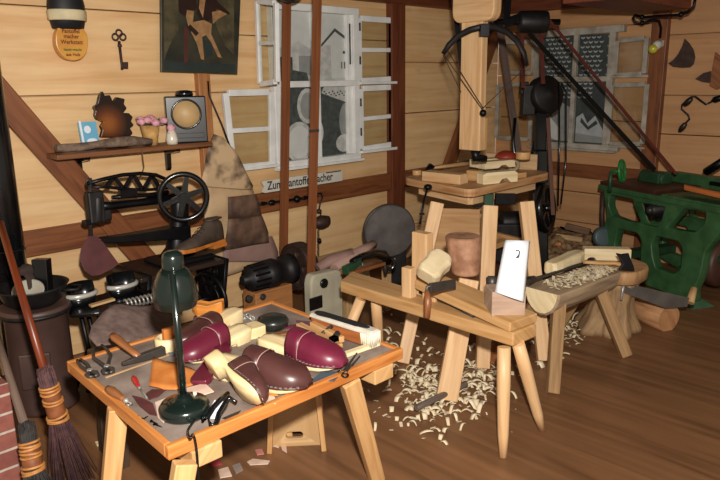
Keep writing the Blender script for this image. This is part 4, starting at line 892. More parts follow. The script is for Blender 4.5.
# dark red toe peeping under the tipped pair
# unfinished wooden sole and heel pieces
mb = MB(); c = TP(172, 348); mb.lathe([(.048, 0), (.052, .004), (.052, .05), (.044, .053), (.038, .05), (.036, .01), (.001, .01)], c, n=28, sx=1.25); tag(build('wooden_ring_box', mb, SOLEW), 'pale round wooden bowl left of the lamp stem', 'wooden bowl')
mb = MB(); q = c+V((-.005, 0, .03)); mb.bar(q, q+V((0, 0, .055)), .055, .02, (0, 1, 0)); tag(build('leather_offcut', mb, TAN, None, .003), 'small tan offcut sticking up out of the pale wooden bowl', 'leather offcut')
# raw orange block
mb = MB(); A = TP(194, 322, .012); L_ = V((.70, -.70, 0)); W_ = V((.70, .70, 0)); secs = []
for u, w, z0, z1 in ((0, .02, .05, .085), (.2, .03, .03, .09), (.5, .032, .03, .082), (.8, .03, .03, .092), (1, .024, .05, .10)):
    secs.append([A+L_*(u*.13)+W_*(s_*w)+V((0, 0, z)) for s_, z in ((-1, z0), (1, z0), (1, z1), (.5, z1-.008), (-.5, z1-.008), (-1, z1))])
mb.loft(secs, sm=False); tag(build('shoe_last', mb, wood('orange_last_wood', '#a55f22', '#c9833a', .4), None, .006), 'orange wooden shoe last resting behind the purple clog, right of the lamp shade', 'shoe last')
mb = MB(); mb.box(A+L_*.06+V((0, 0, .015)), (.11, .06, .03), L_); tag(build('leather_stack', mb, MAROON, None, .004), 'dark leather stack under the orange shoe last', 'leather stack')
# pale sole blank behind
def solepiece(a, b, th, w, mat, lab, z=0):
    a, b = V(a), V(b); M = M4(a, b-a); L_ = (b-a).length
    out = [(0, -.6), (.05, -.9), (.25, -.9), (.45, -.75), (.7, -1.1), (.88, -.95), (.98, -.4), (1, 0), (.98, .4), (.88, .9), (.7, 1.0), (.45, .7), (.25, .85), (.05, .9), (0, .6)]
    mb = MB(); mb.prism([(u*L_, v*w) for u, v in rpoly(out, .06, 2)], th, M @ V((0, 0, z+th/2)), M.to_3x3() @ V((1, 0, 0)), M.to_3x3() @ V((0, 1, 0))); return tag(build('sole_blank', mb, mat, None, .004), lab, 'sole blank')
solepiece(TP(262, 333), TP(222, 346), .045, .045, SOLEW, 'pale wooden sole blank between the two purple clogs')
solepiece(TP(199, 386), TP(225, 346), .02, .04, PURP, 'flat purple leather upper tucked behind the tipped clog')
def scrap(px, lab, mat, z=0, th=.003, name='leather_scrap'):
    mb = MB(); pts = [TP(x, y, z) for x, y in px]; c = sum(pts, V())/len(pts)
    mb.prism([(p.x-c.x, p.y-c.y) for p in pts], th, c+V((0, 0, th/2)), (1, 0, 0), (0, 1, 0)); return tag(build(name, mb, mat), lab, 'leather scrap')
mb = MB()
TG = [[(153, 357), (149, 386)], [(165, 362), (164, 390)], [(178, 364), (176, 390)], [(190, 368), (190, 386)], [(203, 375), (200, 380)]]
mb.sheet([TP(*a, .03-.006*i) for i, (a, b) in enumerate(TG)], [TP(*b, .006) for a, b in TG], 6, .004, 3, 12)
tag(build('leather_scrap', mb, TAN, None, 0, .003), 'bright tan leather scrap curling up behind the lamp base', 'leather scrap')
scrap([(132, 396), (141, 398), (153, 404), (157, 416), (150, 415), (140, 407)], 'maroon leather scrap lying left of the lamp base', MAROON, .001)
scrap([(146, 394), (152, 390), (166, 390), (158, 397), (149, 400)], 'small leaf-shaped maroon scrap beside the red-handled awl', MAROON, .004)
scrap([(155, 403), (168, 398), (164, 424), (158, 418)], 'pale pink leather scrap touching the left side of the lamp base', PINKC, .002)
scrap([(180, 390), (205, 384), (214, 392), (195, 398), (182, 400)], 'pale pink scrap just behind the lamp base', PINKC, .003)
scrap([(243, 392), (255, 384), (275, 398), (276, 404), (262, 408)], 'cream leather scrap under the toe of the brown clog', PINKC, .001)
scrap([(254, 384), (266, 386), (278, 396), (268, 396)], 'small orange leather scrap beneath the brown clog', TAN, .005)
scrap([(213, 345), (226, 340), (231, 352), (217, 356)], 'small purple leather offcut on the pale sole blank', PURP, .047)
scrap([(198, 375), (207, 374), (210, 378), (200, 380)], 'thin bright pink leather strip beside the tipped clog', plain('pink_strip', '#d06a78', .5), .012)
scrap([(309, 383), (322, 372), (344, 372), (334, 381)], 'bluish grey cloth scrap under the toe of the right purple clog', plain('blue_grey_cloth', '#3f4c5a', .8), .001)
scrap([(163, 344), (180, 340), (185, 352), (170, 356)], 'light blue grey cloth scrap behind the lamp stem', plain('slate_cloth', '#6f7c88', .8), .003)
# ---------------------------------------------------------------- tools on the table
def axis_tool(a, b): a, b = V(a), V(b); return a, b, (b-a).normalized()
# hammer
t = thing('cobbler_hammer', TP(130, 350), 'hammer with a brown handle and dark iron head at the back left of the table', 'hammer')
a = TP(112, 335, .075); b = TP(139, 357, .028); mb = MB(); mb.tube([a, a.lerp(b, .15), a.lerp(b, .4), a.lerp(b, .75), b], [.014, .019, .016, .013, .012], 12, flat=.75); build('handle', mb, BROWNW, t)
a = TP(122, 364, .02); b = TP(164, 350, .024); mb = MB(); mb.bar(a, a.lerp(b, .55), .012, .012, (0, 0, 1), .026, .028); mb.bar(a.lerp(b, .55), b, .026, .028, (0, 0, 1), .03, .032); build('head', mb, STEELD, t, .002)
# pincers
def pincers(a, j, lab, sp=.03):
    a, j = V(a), V(j); d = (a-j).normalized(); s = d.cross(V((0, 0, 1))); Ln = (a-j).length
    t = thing('pincers', j, lab, 'pincers', 'pincers at the left end of the table')
    for sg in (-1, 1):
        mb = MB(); mb.tube([j-d*.0+s*sg*-.006, j+d*.025+s*sg*.006, j+d*Ln*.5+s*sg*sp, j+d*Ln*.8+s*sg*sp*.8, a+s*sg*sp*.45], [.008, .008, .0065, .006, .006], 8)
        mb.tube([j+s*sg*-.004, j-d*.02+s*sg*.016, j-d*.04+s*sg*.014, j-d*.048+s*sg*.002], [.009, .009, .008, .005], 8); build('arm', mb, STEELD, t)
    mb = MB(); mb.cyl(j-V((0, 0, .009)), j+V((0, 0, .011)), .01, 12); build('pivot', mb, STEEL, t)
pincers(TP(98, 346, .014), TP(107, 368, .014), 'iron pincers with curved arms open, beside the hammer')
pincers(TP(79, 360, .012), TP(90, 372, .012), 'smaller dark pincers at the far left corner of the table', .012)
# awls
def awl(a, b, c, hr, hm, lab, hook=False, name='awl'):
    a, b, c = V(a), V(b), V(c); d = (b-a).normalized(); Ln = (b-a).length; t = thing(name, a, lab, 'awl')
    mb = MB(); mb.lathe([(.002, 0), (hr*.7, Ln*.04), (hr, Ln*.25), (hr*.9, Ln*.55), (hr*.6, Ln*.85), (hr*.62, Ln)], a, d, 16); build('handle', mb, hm, t)
    mb = MB(); mb.lathe([(hr*.55, Ln), (hr*.6, Ln+.008), (hr*.3, Ln+.016)], a, d, 12); build('ferrule', mb, STEEL, t)
    mb = MB(); e = (c-b); s = d.cross(V((0, 0, 1)))
    mb.tube([b, b.lerp(c, .6), c] if not hook else [b, b.lerp(c, .5), c, c+s*.012+d*.002, c+s*.014-d*.012], .0032, 8); build('blade', mb, STEEL, t); return t
awl(TP(107, 388, .016), TP(125, 400, .014), TP(132, 404, .012), .016, BROWNW, 'awl with a plump brown wooden handle and hooked tip at the left table edge', True)
awl(TP(133, 377, .012), TP(139, 387, .010), TP(147, 398, .006), .0105, RED, 'awl with a bright red handle on the grey table top')
for k, (x0, y0, x1, y1) in enumerate(((138, 417, 145, 419), (142, 420, 148, 416), (151, 421, 158, 424), (154, 424, 162, 427))):
    mb = MB(); mb.tube([TP(x0, y0, .004), TP(x1, y1, .004)], [.003, .0014], 6); mb.lathe([(.005, 0), (.005, .002)], TP(x0, y0, .004), TP(x1, y1)-TP(x0, y0), 8)
    tag(build('nail', mb, IRON), 'dark iron nail lying on the table between the awls and the lamp base', 'nail', 'nails by the lamp')
# black bent pliers
t = thing('bent_pliers', TP(218, 405), 'pliers with bent black handles and a pale jaw strip, right of the lamp base', 'pliers')
mb = MB(); mb.tube([TP(228, 393, .03), TP(220, 400, .03), TP(213, 408, .022), TP(208, 417, .012), TP(203, 421, .01), TP(202, 415, .012)], [.007, .009, .009, .008, .007, .005], 10); build('handle', mb, BLACK, t)
mb = MB(); mb.tube([TP(236, 402, .035), TP(229, 397, .04), TP(224, 406, .03), TP(219, 414, .018), TP(216, 424, .01), TP(211, 426, .008), TP(209, 420, .01)], [.006, .009, .010, .009, .008, .007, .004], 10); build('handle', mb, BLACK, t)
mb = MB(); mb.bar(TP(219, 401, .02), TP(210, 418, .006), .03, .008); build('jaw_strip', mb, PAPER, t, .002, label='pale jaw strip')
mb = MB(); mb.plate([TP(222, 418, .002), TP(241, 410, .002), TP(238, 414, .002), TP(228, 420, .002)], .003); tag(build('knife_blade', mb, STEELD), 'small dark pointed blade lying between the black pliers and the table rim', 'blade')
# round dark tin
c = TP(273, 328); mb = MB(); mb.lathe([(.05, 0), (.062, .012), (.066, .03), (.060, .046), (.04, .055), (.001, .058)], c, n=32); t = thing('round_tin', c, 'dark rounded lidded tin at the back of the table behind the purple clog', 'tin'); build('tin', mb, plain('dark_tin', '#2b2d2a', .3, .3, .15), t)
mb = MB(); mb.torus(c+V((0, 0, .034)), (0, 0, 1), .064, .003, 32, 6); build('seam', mb, STEELD, t)
# chain
mb = MB()
for k in range(12):
    q = TP(236+k*1.5, 317+1.2*math.sin(k*1.3), .012); mb.torus(q, (math.sin(k*2), math.cos(k*2.0), .5 if k % 2 else .1), .010, .003, 12, 6)
tag(build('steel_chain', mb, STEEL), 'short shiny steel chain at the back rim beside the dark tin', 'chain')
# black topped brush
a = TP(312, 330); b = TP(372, 350); M = M4(a, b-a); L_ = (b-a).length
t = thing('long_brush', a, 'wooden brush with black padded top and pale bristles at the right end of the table', 'brush')
X3 = M.to_3x3()
mb = MB(); mb.box(M @ V((L_*.42, .02, .032)), (L_*.84, .05, .05), X3 @ V((1, 0, 0))); build('wooden_body', mb, wood('red_brown_brush_wood', '#8a4a22', '#b0693a', .45), t, .005)
mb = MB(); mb.loft([[M @ V((u*L_, .02+s_*w, z)) for s_, z in ((-1, z0), (1, z0), (1, z1), (.6, z1+.006), (-.6, z1+.006), (-1, z1))] for u, w, z0, z1 in ((-.02, .028, .058, .066), (.3, .031, .058, .07), (.75, .031, .058, .07), (1.0, .028, .06, .068))], sm=False); build('pale_edging', mb, plain('pale_wax', '#c9c2b4', .6, 0, .1), t, .003)
mb = MB(); mb.loft([[M @ V((u*L_, .02+s_*w, z)) for s_, z in ((-1, .072), (1, .072), (.8, .08), (-.8, .08))] for u, w in ((.02, .012), (.1, .022), (.75, .022), (.9, .010))], sm=False); build('black_pad', mb, plain('black_pad', '#1b1c1e', .5), t, .003)
mb = MB()
for r in range(9):
    for c in range(7):
        p0 = M @ V((L_*(.84+.16*c/6), -.006+.052*r/8, .066)); p1 = p0+V((R.uniform(-.003, .003), R.uniform(-.003, .003), -.055)); mb.tube([p0, p1], [.0035, .0022], 5)
build('bristles', mb, plain('cream_bristles', '#d8d0bc', .7), t)
mb = MB(); mb.bar(TP(338, 357, .008), TP(378, 343, .008), .028, .014); tag(build('pale_lath', mb, PALE, None, .002), 'short pale lath lying under the bristly end of the brush', 'lath')
# wood clamp between
t = thing('wooden_clamp', TP(322, 340), 'small honey-coloured wooden clamp with dark metal screws between brush and purple clog', 'clamp')
mb = MB(); mb.bar(TP(299, 326, .02), TP(340, 348, .02), .03, .03); build('jaw', mb, FRESH2, t, .004); mb = MB(); mb.bar(TP(312, 324, .035), TP(342, 340, .03), .026, .026); build('jaw', mb, FRESH2, t, .004)
for a_, b_, r_ in ((TP(322, 334, .03), TP(332, 326, .05), .008), (TP(330, 343, .03), TP(338, 333, .05), .012)): mb = MB(); mb.cyl(a_, b_, r_, 12); build('screw', mb, STEELD, t); mb = MB(); mb.box(TP(334, 342, .03), (.03, .028, .045)); build('metal_collar', mb, IRON, t, .003)
mb = MB(); mb.bar(TP(262, 331, .006), TP(300, 325, .006), .02, .006); tag(build('leather_strip', mb, PURP), 'narrow purple leather strip in front of the dark tin', 'leather strip')
mb = MB(); mb.bar(TP(275, 334, .004), TP(312, 330, .006), .03, .006); tag(build('leather_strip', mb, BROWNW), 'brown leather strip beside the purple strip, in front of the wooden clamp', 'leather strip')
mb = MB(); mb.plate([TP(296, 320, .006), TP(318, 322, .006), TP(322, 328, .006), TP(300, 328, .006)], .004); tag(build('leather_scrap', mb, plain('violet_scrap', '#6a4453', .6)), 'dull violet scrap at the left end of the brush', 'leather scrap')
# scissors
t = thing('small_shears', TP(350, 363), 'slim black shears pointing up right beside the purple clog toe', 'shears')
mb = MB(); mb.bar(TP(344, 371, .006), TP(357, 353, .008), .012, .005, w1=.003); build('blade', mb, STEELD, t); mb = MB(); mb.bar(TP(346, 372, .006), TP(360, 356, .008), .012, .005, w1=.003); build('blade', mb, STEELD, t)
mb = MB(); mb.torus(TP(341, 372, .006), (0, 0, 1), .012, .003, 16, 6); mb.torus(TP(345, 375, .006), (0, 0, 1), .012, .003, 16, 6); build('finger_rings', mb, BLACK, t)
# foot stool under the table
q = Zp(311, 447, 0); sx, sy_ = q.x, q.y
t = thing('foot_stool', V((sx+.03, sy_+.12, 0)), 'pale wooden box stool with a dark hand hole under the right side of the table', 'stool')
hh = .27; out = [(-.11, 0), (.11, 0), (.10, hh), (-.10, hh)]; hol = [rrect(-.05, .035, .03, .072, .017)]
mesh_part('side_panel', holed(out, hol, .018, .002), M4((sx-.03, sy_+.06, 0), (.75, -.66, 0), (-.66, -.75, 0)), PALE2, t)
n_ = V((-.66, -.75, 0)); e_ = V((.75, -.66, 0)); c_ = V((sx-.03, sy_+.06, 0))
mb = MB(); mb.bar(c_+e_*.12, c_+e_*.10+V((0, 0, hh)), .022, .14, n_); build('end_board', mb, FRESH2, t, .003)
mb = MB(); mb.bar(c_-e_*.12, c_-e_*.10+V((0, 0, hh)), .022, .14, n_); build('end_board', mb, FRESH2, t, .003)
mb = MB(); mb.box(c_-n_*.05+V((0, 0, hh+.01)), (.27, .16, .02), e_); build('seat', mb, PALE2, t, .003)
mb = MB(); mb.box(c_-n_*.12+V((0, 0, .1)), (.2, .014, .19), e_); build('back_panel', mb, IRON2, t)
# ================================================================ SHAVING HORSE
def PX(px, py, d): return Dp(px, py, d)
HZ = .535
t = thing('shaving_horse', V((2.39, 1.95, 0)), 'long pine shaving horse with swinging treadle arm and wooden clamping head', 'shaving horse')
zb = HZ-.062; bq = [Zp(513, 347, zb), Zp(536, 337, zb), Zp(352, 271, HZ), Zp(340, 281, HZ)]; bq[2].z = bq[3].z = zb
mb = MB(); mb.hexa(bq+[V((p.x, p.y, HZ)) for p in bq]); build('bench_beam', mb, FRESH2, t, .007)
for A, B, w in ((Zp(504, 347, HZ-.06), Zp(503, 457, 0), .046), (Zp(518, 343, HZ-.06), Zp(542, 430, 0), .046), ((2.36, 2.38, HZ-.06), (2.20, 2.50, 0), .045), ((2.45, 2.36, HZ-.06), (2.60, 2.47, 0), .045)):
    mb = MB(); mb.tube([V(A), V(A).lerp(V(B), .3), V(A).lerp(V(B), .8), V(B)], [w*.62, w*.66, w*.52, w*.36], 10); build('leg', mb, FRESH, t)
# stepped riser and ramp
r0 = Zp(412, 284, HZ); 
ry = 2.14
rb = Zp(420, 292, HZ); 
rt = Dp(420, 228, depth(rb)).z; rl = Dp(409, 263, depth(rb)-.02).z; qa = Zp(422, 293, HZ); qb = Zp(409, 296, HZ)
mb = MB(); mb.box(V((qa.x, qa.y, (rt+HZ-.03)/2)), (.055, .095, rt-HZ+.03)); build('riser', mb, FRESH, t, .005)
mb = MB(); mb.box(V((qb.x-.0, qb.y, (rl+HZ-.03)/2)), (.05, .06, rl-HZ+.03)); build('riser_step', mb, FRESH, t, .005)
mb = MB(); rA = (bq[0]+bq[1])/2; rB = V((qa.x-.01, qa.y-.04, 0)); mb.bar((rB.x, rB.y, HZ+.075), (rA.x, rA.y+.008, HZ+.024), .17, .045, w1=.185); build('work_ramp', mb, FRESH2, t, .006)
mb = MB(); mb.box(V((rB.x, rB.y-.06, HZ+.026)), (.12, .08, .056)); build('wedge', mb, FRESH, t, .004)
f0 = Zp(446, 402, 0.0); fd = depth(f0)
hb = Dp(468, 283, fd-.0); ax = (hb-f0).normalized(); up = V((0, 1, 0))
mb = MB(); mb.bar(f0+ax*.012, hb+ax*.02, .11, .045, CF, .10, .045); build('swing_arm', mb, FRESH, t, .005)
ht = Dp(463, 234, fd-.02)
x_ = CX.copy(); x_.z = 0; x_.normalize(); y_ = V((0, 0, 1)).cross(x_)
def hring(c, w, d): return [c+x_*(sx*w)+y_*(sy*d) for sx, sy in ((math.cos(a)*1.06, math.sin(a)*1.06) for a in (2*math.pi*k/20 for k in range(20)))]
hc = lambda py, px: Dp(px, py, fd-.04)
mb = MB(); mb.loft([hring(hc(274, 466), .060, .06), hring(hc(271, 466), .068, .070), hring(hc(250, 464), .080, .082), hring(hc(238, 463), .084, .086), hring(hc(235, 463), .078, .08), hring(hc(236, 463), .06, .06)]); build('clamp_head', mb, plain('brown_head_block', '#8a5f45', .7, 0, sc=16, c2='#b4876a', bump=.25), t, .008)
mb = MB(); mb.cyl(Zp(416, 408, .045), Zp(466, 384, .045), .016, 14); build('foot_peg', mb, wood('dark_peg', '#544840', '#7d7066', .45), t, .002)
# clog blank leaning on the riser
def rounded_blank(a, b, w, h, mat, lab, nm='clog_blank', uz=(0, 0, 1)):
    a, b = V(a), V(b); M = M4(a, b-a, uz); Ln = (b-a).length; rings = []
    for u, k in ((0, .55), (.04, .8), (.2, .95), (.5, .88), (.75, 1.0), (.93, .8), (1, .45)):
        rings.append([M @ V((u*Ln, w*k*x, h*(.5+.5*z*(.75+.25*k)))) for x, z in ((-.8, -1), (.8, -1), (1, -.7), (1, .6), (.75, 1), (-.75, 1), (-1, .6), (-1, -.7))])
    return tag(build(nm, MB().loft(rings, sm=False), mat, None, .006), lab, 'wood blank')
rounded_blank(Dp(424, 282, 3.13), Dp(442, 261, 3.22), .062, .08, plain('chalky_wood', '#c9b48e', .7, 0, sc=10, c2='#ddcba8'), 'pale rounded clog blank resting on the ramp of the shaving horse', uz=(-.4, -.5, .8))
# drawknife
t = thing('drawknife', Dp(430, 300, 3.0), 'drawknife with a grey blade and one hanging brown handle, on the shaving horse', 'drawknife')
mb = MB(); mb.tube([Dp(427, 291, 2.98), Dp(428, 300, 2.97), Dp(427, 318, 2.96)], [.010, .017, .014], 12); build('handle', mb, BROWNW, t)
mb = MB(); mb.bar(Dp(430, 288, 2.98), Dp(455, 284, 3.12), .012, .045, CU); mb.tube([Dp(427, 292, 2.98), Dp(427, 287, 2.98), Dp(431, 286, 2.98)], .008, 8); build('blade', mb, STEELD, t, .002)
# dark strip added to stand for the slot channel in the beam
mb = MB(); mb.tube([Zp(420, 292, HZ+.012), Zp(450, 304, HZ+.01), Zp(474, 316, HZ+.008)], .01, 8); tag(build('slot_strip', mb, STEELD), 'thin dark strip marking the slot along the near edge of the shaving horse', 'bar')
# numbered block with paper
q = Zp(507, 315, HZ+.045); ux = V((.77, -.64, 0)).normalized(); uy = V((0, 0, 1)).cross(ux)
mb = MB(); mb.box(q+V((0, 0, .057))+uy*.04, (.15, .12, .114), ux); tag(build('grey_block', mb, wood('greyish_block', '#9a7d6a', '#bda18c', .7, 4, 30, .1, 0, .2), None, .004), 'greyish pink square wood block at the near end of the shaving horse', 'wood block')
t = thing('rolled_paper', Dp(513, 300, depth(q)-.08), 'white curled paper sheet with a small number on it, standing on the grey wood block', 'paper')
pd = depth(q)-.06
Lp = [Dp(505, 240, pd+.06), Dp(501, 262, pd+.04), Dp(495, 292, pd)]; Rp = [Dp(530, 241, pd+.05), Dp(528, 268, pd+.03), Dp(524, 302, pd-.01)]
mb = MB(); nrm = -CF; ids = []; rows = 10; cols = 10
for i in range(rows+1):
    f = i/rows; a = Lp[0].lerp(Lp[2], f); b = Rp[0].lerp(Rp[2], f); row = []
    for j in range(cols+1):
        g = j/cols; row.append(mb.add(a.lerp(b, g)+nrm*(.035*math.sin(math.pi*g))))
    ids.append(row)
for i in range(rows):
    for j in range(cols): mb.face([ids[i][j], ids[i+1][j], ids[i+1][j+1], ids[i][j+1]], [(0, 0)]*4, True)
build('sheet', mb, PAPER, t, 0, .0015)
mb = MB()
a2 = lambda u, v: Lp[0].lerp(Lp[2], v).lerp(Rp[0].lerp(Rp[2], v), u)+nrm*(.035*math.sin(math.pi*u)+.002)
mb.tube([a2(.42, .19), a2(.5, .17), a2(.57, .2), a2(.55, .26), a2(.47, .31)], .0028, 6); mb.tube([a2(.57, .2), a2(.56, .29), a2(.52, .31)], .0022, 6); build('number', mb, INK, t)
# iron knob behind the paper
mb = MB(); mb.lathe([(.01, 0), (.028, .01), (.03, .05), (.02, .06)], Dp(492, 289, 3.12), (.3, .2, 1), 14); tag(build('iron_stub', mb, STEELD), 'small dark iron stub just left of the grey wood block', 'iron stub')
# ================================================================ TIMBER STAND
SZT = .92
c_l, c_f, c_r = Zp(402, 177, SZT), Zp(470, 190, SZT), Zp(552, 172, SZT); c_b = c_l+c_r-c_f
t = thing('timber_stand', (c_l+c_r)/2-V((0, 0, SZT)), 'tall four-legged pine work stand under the hanging timber post', 'stand')
mb = MB(); mb.prism(rpoly([(p.x, p.y) for p in (c_f, c_r, c_b, c_l)], .09, 5), .05, (0, 0, SZT-.026), (1, 0, 0), (0, 1, 0)); build('top', mb, wood('stand_top_wood', '#a9764a', '#cda072', .55, 3, 30, .08, .2), t, .004)
c_l, c_f, c_r, c_b = [V((0, 0, SZT))*0+p+(p-(c_l+c_r)/2)*.02 for p in (c_l, c_f, c_r, c_b)]
def inb(f, g): return c_f+(c_r-c_f)*f+(c_l-c_f)*g
cen = (c_l+c_r)/2
mb = MB()
for a, b in (((.12, .14), (.88, .14)), ((.12, .86), (.88, .86)), ((.12, .14), (.12, .86)), ((.88, .14), (.88, .86))):
    A, B = inb(*a), inb(*b); A.z = B.z = SZT-.09; mb.bar(A, B, .035, .065)
build('apron', mb, FRESH, t, .004)
for A, B, w in ((Zp(490, 206, SZT-.05), (486, 292), .085), (Zp(526, 202, SZT-.05), (534, 272), .085), (Zp(437, 203, SZT-.05), (423, 268), .08), (None, None, .08)):
    if A is None: A = inb(.88, .86); A.z = SZT-.05; B = A+(A-cen)*.15; B.z = 0
    else: B = Dp(*B, depth(A)-.05); B = A+(B-A)*(A.z/(A.z-B.z))
    mb = MB(); mb.bar(A, B, w, w*.7, CF, w*.9, w*.6); build('leg', mb, FRESH, t, .005)
mb = MB(); A, B = inb(.12, .1), inb(.12, .9); A.z = B.z = .36; mb.bar(A, B, .04, .09); A, B = inb(.9, .1), inb(.9, .9); A.z = B.z = .36; mb.bar(A, B, .04, .09); A, B = inb(.12, .5), inb(.9, .5); A.z = B.z = .36; mb.bar(A, B, .09, .04); build('stretcher', mb, FRESH2, t, .004)
# leaning panel inside
mb = MB(); dpn = 4.15; pp = [Dp(437, 208, 4.62), Dp(480, 209, 4.66), Dp(482, 290, 4.42), Dp(422, 290, 4.35)]; mb.plate(pp, .03); tag(build('leaning_panel', mb, wood('knotty_panel', '#b08256', '#d1a678', .6, 2, 24, .06, .6), None, .003), 'wide knotty pine panel leaning inside the timber stand', 'panel')
# pieces on the stand
def sp(px, py, dz=0): p = Zp(px, py, SZT); p.z += dz; return p
def blk(a, b, w, h, mat, lab, nm='wood_block', bev=.004, z=0, cat='wood block'):
    A, B = sp(*a), sp(*b); A.z += h/2+z; B.z += h/2+z; mb = MB(); mb.bar(A, B, w, h); return tag(build(nm, mb, mat, None, bev), lab, cat)
blk((426, 180), (464, 184), .10, .065, FRESH, 'flat rectangular pine block at the left front of the stand top')
mb = MB(); mb.cyl(sp(417, 175), sp(417, 175, .035), .032, 20); tag(build('wood_disc', mb, FRESH2, None, .004), 'small round wooden disc at the left corner of the stand top', 'wood disc')
t = thing('turned_stick', sp(455, 172), 'dark tipped wooden handle lying across the back of the stand top', 'handle')
mb = MB(); mb.tube([sp(432, 172, .03), sp(445, 171, .035), sp(462, 168, .03), sp(480, 166, .025)], [.012, .016, .02, .013], 10, flat=.8); build('shaft', mb, PALE2, t); mb = MB(); mb.tube([sp(426, 174, .02), sp(430, 172, .045), sp(434, 172, .03)], [.012, .02, .014], 10); build('iron_tip', mb, IRON, t)
def notched(a, b, w, h, lab, z=0):
    A, B = sp(*a), sp(*b); L_ = (B-A).length; d = B-A
    out = [(0, 0), (L_*.45, 0), (L_*.55, h*.35), (L_*.68, h*.4), (L_*.8, 0), (L_, 0), (L_, h*.8), (L_*.9, h), (L_*.1, h), (0, h*.85)]
    mb = MB(); mb.prism(out, w, A+V((0, 0, z)), d, (0, 0, 1)); return tag(build('sole_blank', mb, PALE, None, .003), lab, 'sole blank', 'pale sole blanks on the stand')
notched((480, 184), (514, 181), .08, .075, 'lower front pale sole blank with a notched arch on the stand top')
notched((481, 178), (511, 175), .08, .05, 'middle pale sole blank of the small stack on the stand top', .062)
blk((473, 176), (510, 172), .085, .055, PALE, 'upper pale sole blank at the back of the small stack', 'sole_blank', z=.06, cat='sole blank')
blk((468, 180), (481, 181), .06, .07, FRESH2, 'small honey-coloured block just left of the sole blanks')
blk((486, 168), (537, 170), .03, .115, PALE2, 'tall pale wooden box board at the right back of the stand top', 'wood_board')
blk((515, 178), (524, 177), .05, .035, FRESH2, 'tiny pine cube right of the sole blanks', bev=.003)
mb = MB(); mb.torus(sp(513, 172, .05), (.7, .7, 0), .035, .014, 18, 8); tag(build('grey_ring', mb, GREYW), 'grey brown wooden curl behind the sole blanks', 'wood curl')
bz = sp(505, 168).z+.115
t = thing('red_cushion', Zp(506, 158, bz), 'small red domed pad on the back board of the stand', 'pad'); mb = MB(); mb.lathe([(.075, 0), (.078, .012), (.06, .035), (.03, .05), (.001, .054)], Zp(506, 158, bz), n=24); build('dome', mb, plain('brick_red', '#8a2f1c', .5), t); mb = MB(); mb.lathe([(.07, 0), (.07, .012)], Zp(506, 158, bz-.01), n=24); build('base', mb, FRESH2, t)
mb = MB(); mb.cyl(Zp(523, 159, bz), Zp(523, 159, bz)+V((0, 0, .05)), .05, 22); tag(build('wood_puck', mb, FRESH2, None, .004), 'round pine puck beside the red pad on the stand', 'wood disc')
# clamp at the corner
t = thing('corner_clamp', sp(487, 196, -.08), 'dark green and black iron clamp under the front corner of the stand top', 'clamp')
q = Zp(482, 199, SZT-.10)
mb = MB(); mb.box(q+V((-.0, -.05, 0)), (.06, .05, .085), CX); build('jaw', mb, GREEND, t, .006); mb = MB(); mb.box(q+CX*.10+V((0, -.06, .008)), (.13, .04, .07), CX); mb.box(q-CX*.06+V((0, -.05, -.035)), (.1, .03, .02), CX); build('frame', mb, IRON, t, .004)
t = thing('threaded_rod', Dp(422, 222, 4.3), 'thin black iron rod with a knob hanging at the left leg of the stand', 'rod')
mb = MB(); mb.tube([Dp(428, 186, 4.32), Dp(424, 200, 4.28), Dp(420, 224, 4.22)], .007, 8); build('rod', mb, IRON, t); mb = MB(); mb.sphere(Dp(428, 187, 4.32), .028, 12, (1, 1, .7)); build('knob', mb, IRON, t); mb = MB(); mb.lathe([(.01, 0), (.02, .006), (.01, .014)], Dp(422, 215, 4.25), (0, 0, 1), 10); build('nut', mb, IRON, t)
# ================================================================ HANGING TIMBER POST WITH BOW
pc = Dp(479, 151, 4.2); wy_, wx_ = .155, .06; pb = pc.z
t = thing('hanging_post', V((pc.x+wx_/2, pc.y+wy_/2, pb)), 'pale timber post hanging from the ceiling over the stand, with rounded shoulders', 'post')
mb = MB(); mb.box((pc.x+wx_/2, pc.y+wy_/2, (pb+2.3)/2), (wx_, wy_, 2.3-pb)); build('shaft', mb, FRESH, t, .004)
zs = Dp(470, 24, 4.2).z
for sx, nm in ((0, 'shoulder'),):
    out = rpoly([(-.08, zs+.0), (.225, zs), (.225, 2.32), (-.08, 2.32)], .07, 6)
    mb = MB(); mb.prism([(p[0]+.0, p[1]) for p in out], wx_+.02, (pc.x+wx_/2+.0, pc.y-.005, 0), (0, 1, 0), (0, 0, 1)); build('shoulder', mb, FRESH, t, .008)
mb = MB(); mb.box((pc.x+wx_+.018, pc.y+.05, pb+.10), (.03, .09, .2)); build('side_strip', mb, FRESH2, t, .003)
mb = MB(); mb.tube([V((pc.x+.05, pc.y+.06, pb+.0)), V((pc.x+.05, pc.y+.06, pb-.05)), V((pc.x+.11, pc.y+.02, pb-.06))], [.035, .03, .02], 10); build('iron_spigot', mb, IRON, t)
t = thing('steel_bow', Dp(486, 32, 4.1), 'black crossbow-like steel bow bolted to the hanging post, with its strings', 'bow')
bp = [(443, 54), (449, 45), (458, 36), (470, 30), (482, 27), (494, 27), (507, 32), (517, 41), (524, 53), (527, 66)]
mb = MB(); rings = []
pts = [Dp(x, y, 4.02+.004*abs(x-483)) for i, (x, y) in enumerate(bp)]
mb.tube(pts, [.014, .018, .019, .02, .02, .02, .02, .019, .018, .013], 8, flat=.55, up=CF); build('bow', mb, IRON2, t)
mb = MB(); mb.box(Dp(483, 31, 4.06), (.055, .14, .075), CX); build('bracket', mb, IRON, t, .004)
mb = MB()
for a, b in (((444, 55), (482, 109)), ((447, 50), (483, 108)), ((482, 109), (527, 66)), ((443, 55), (461, 92))): mb.tube([Dp(*a, 4.1), Dp(*b, 4.08)], .0028, 5)
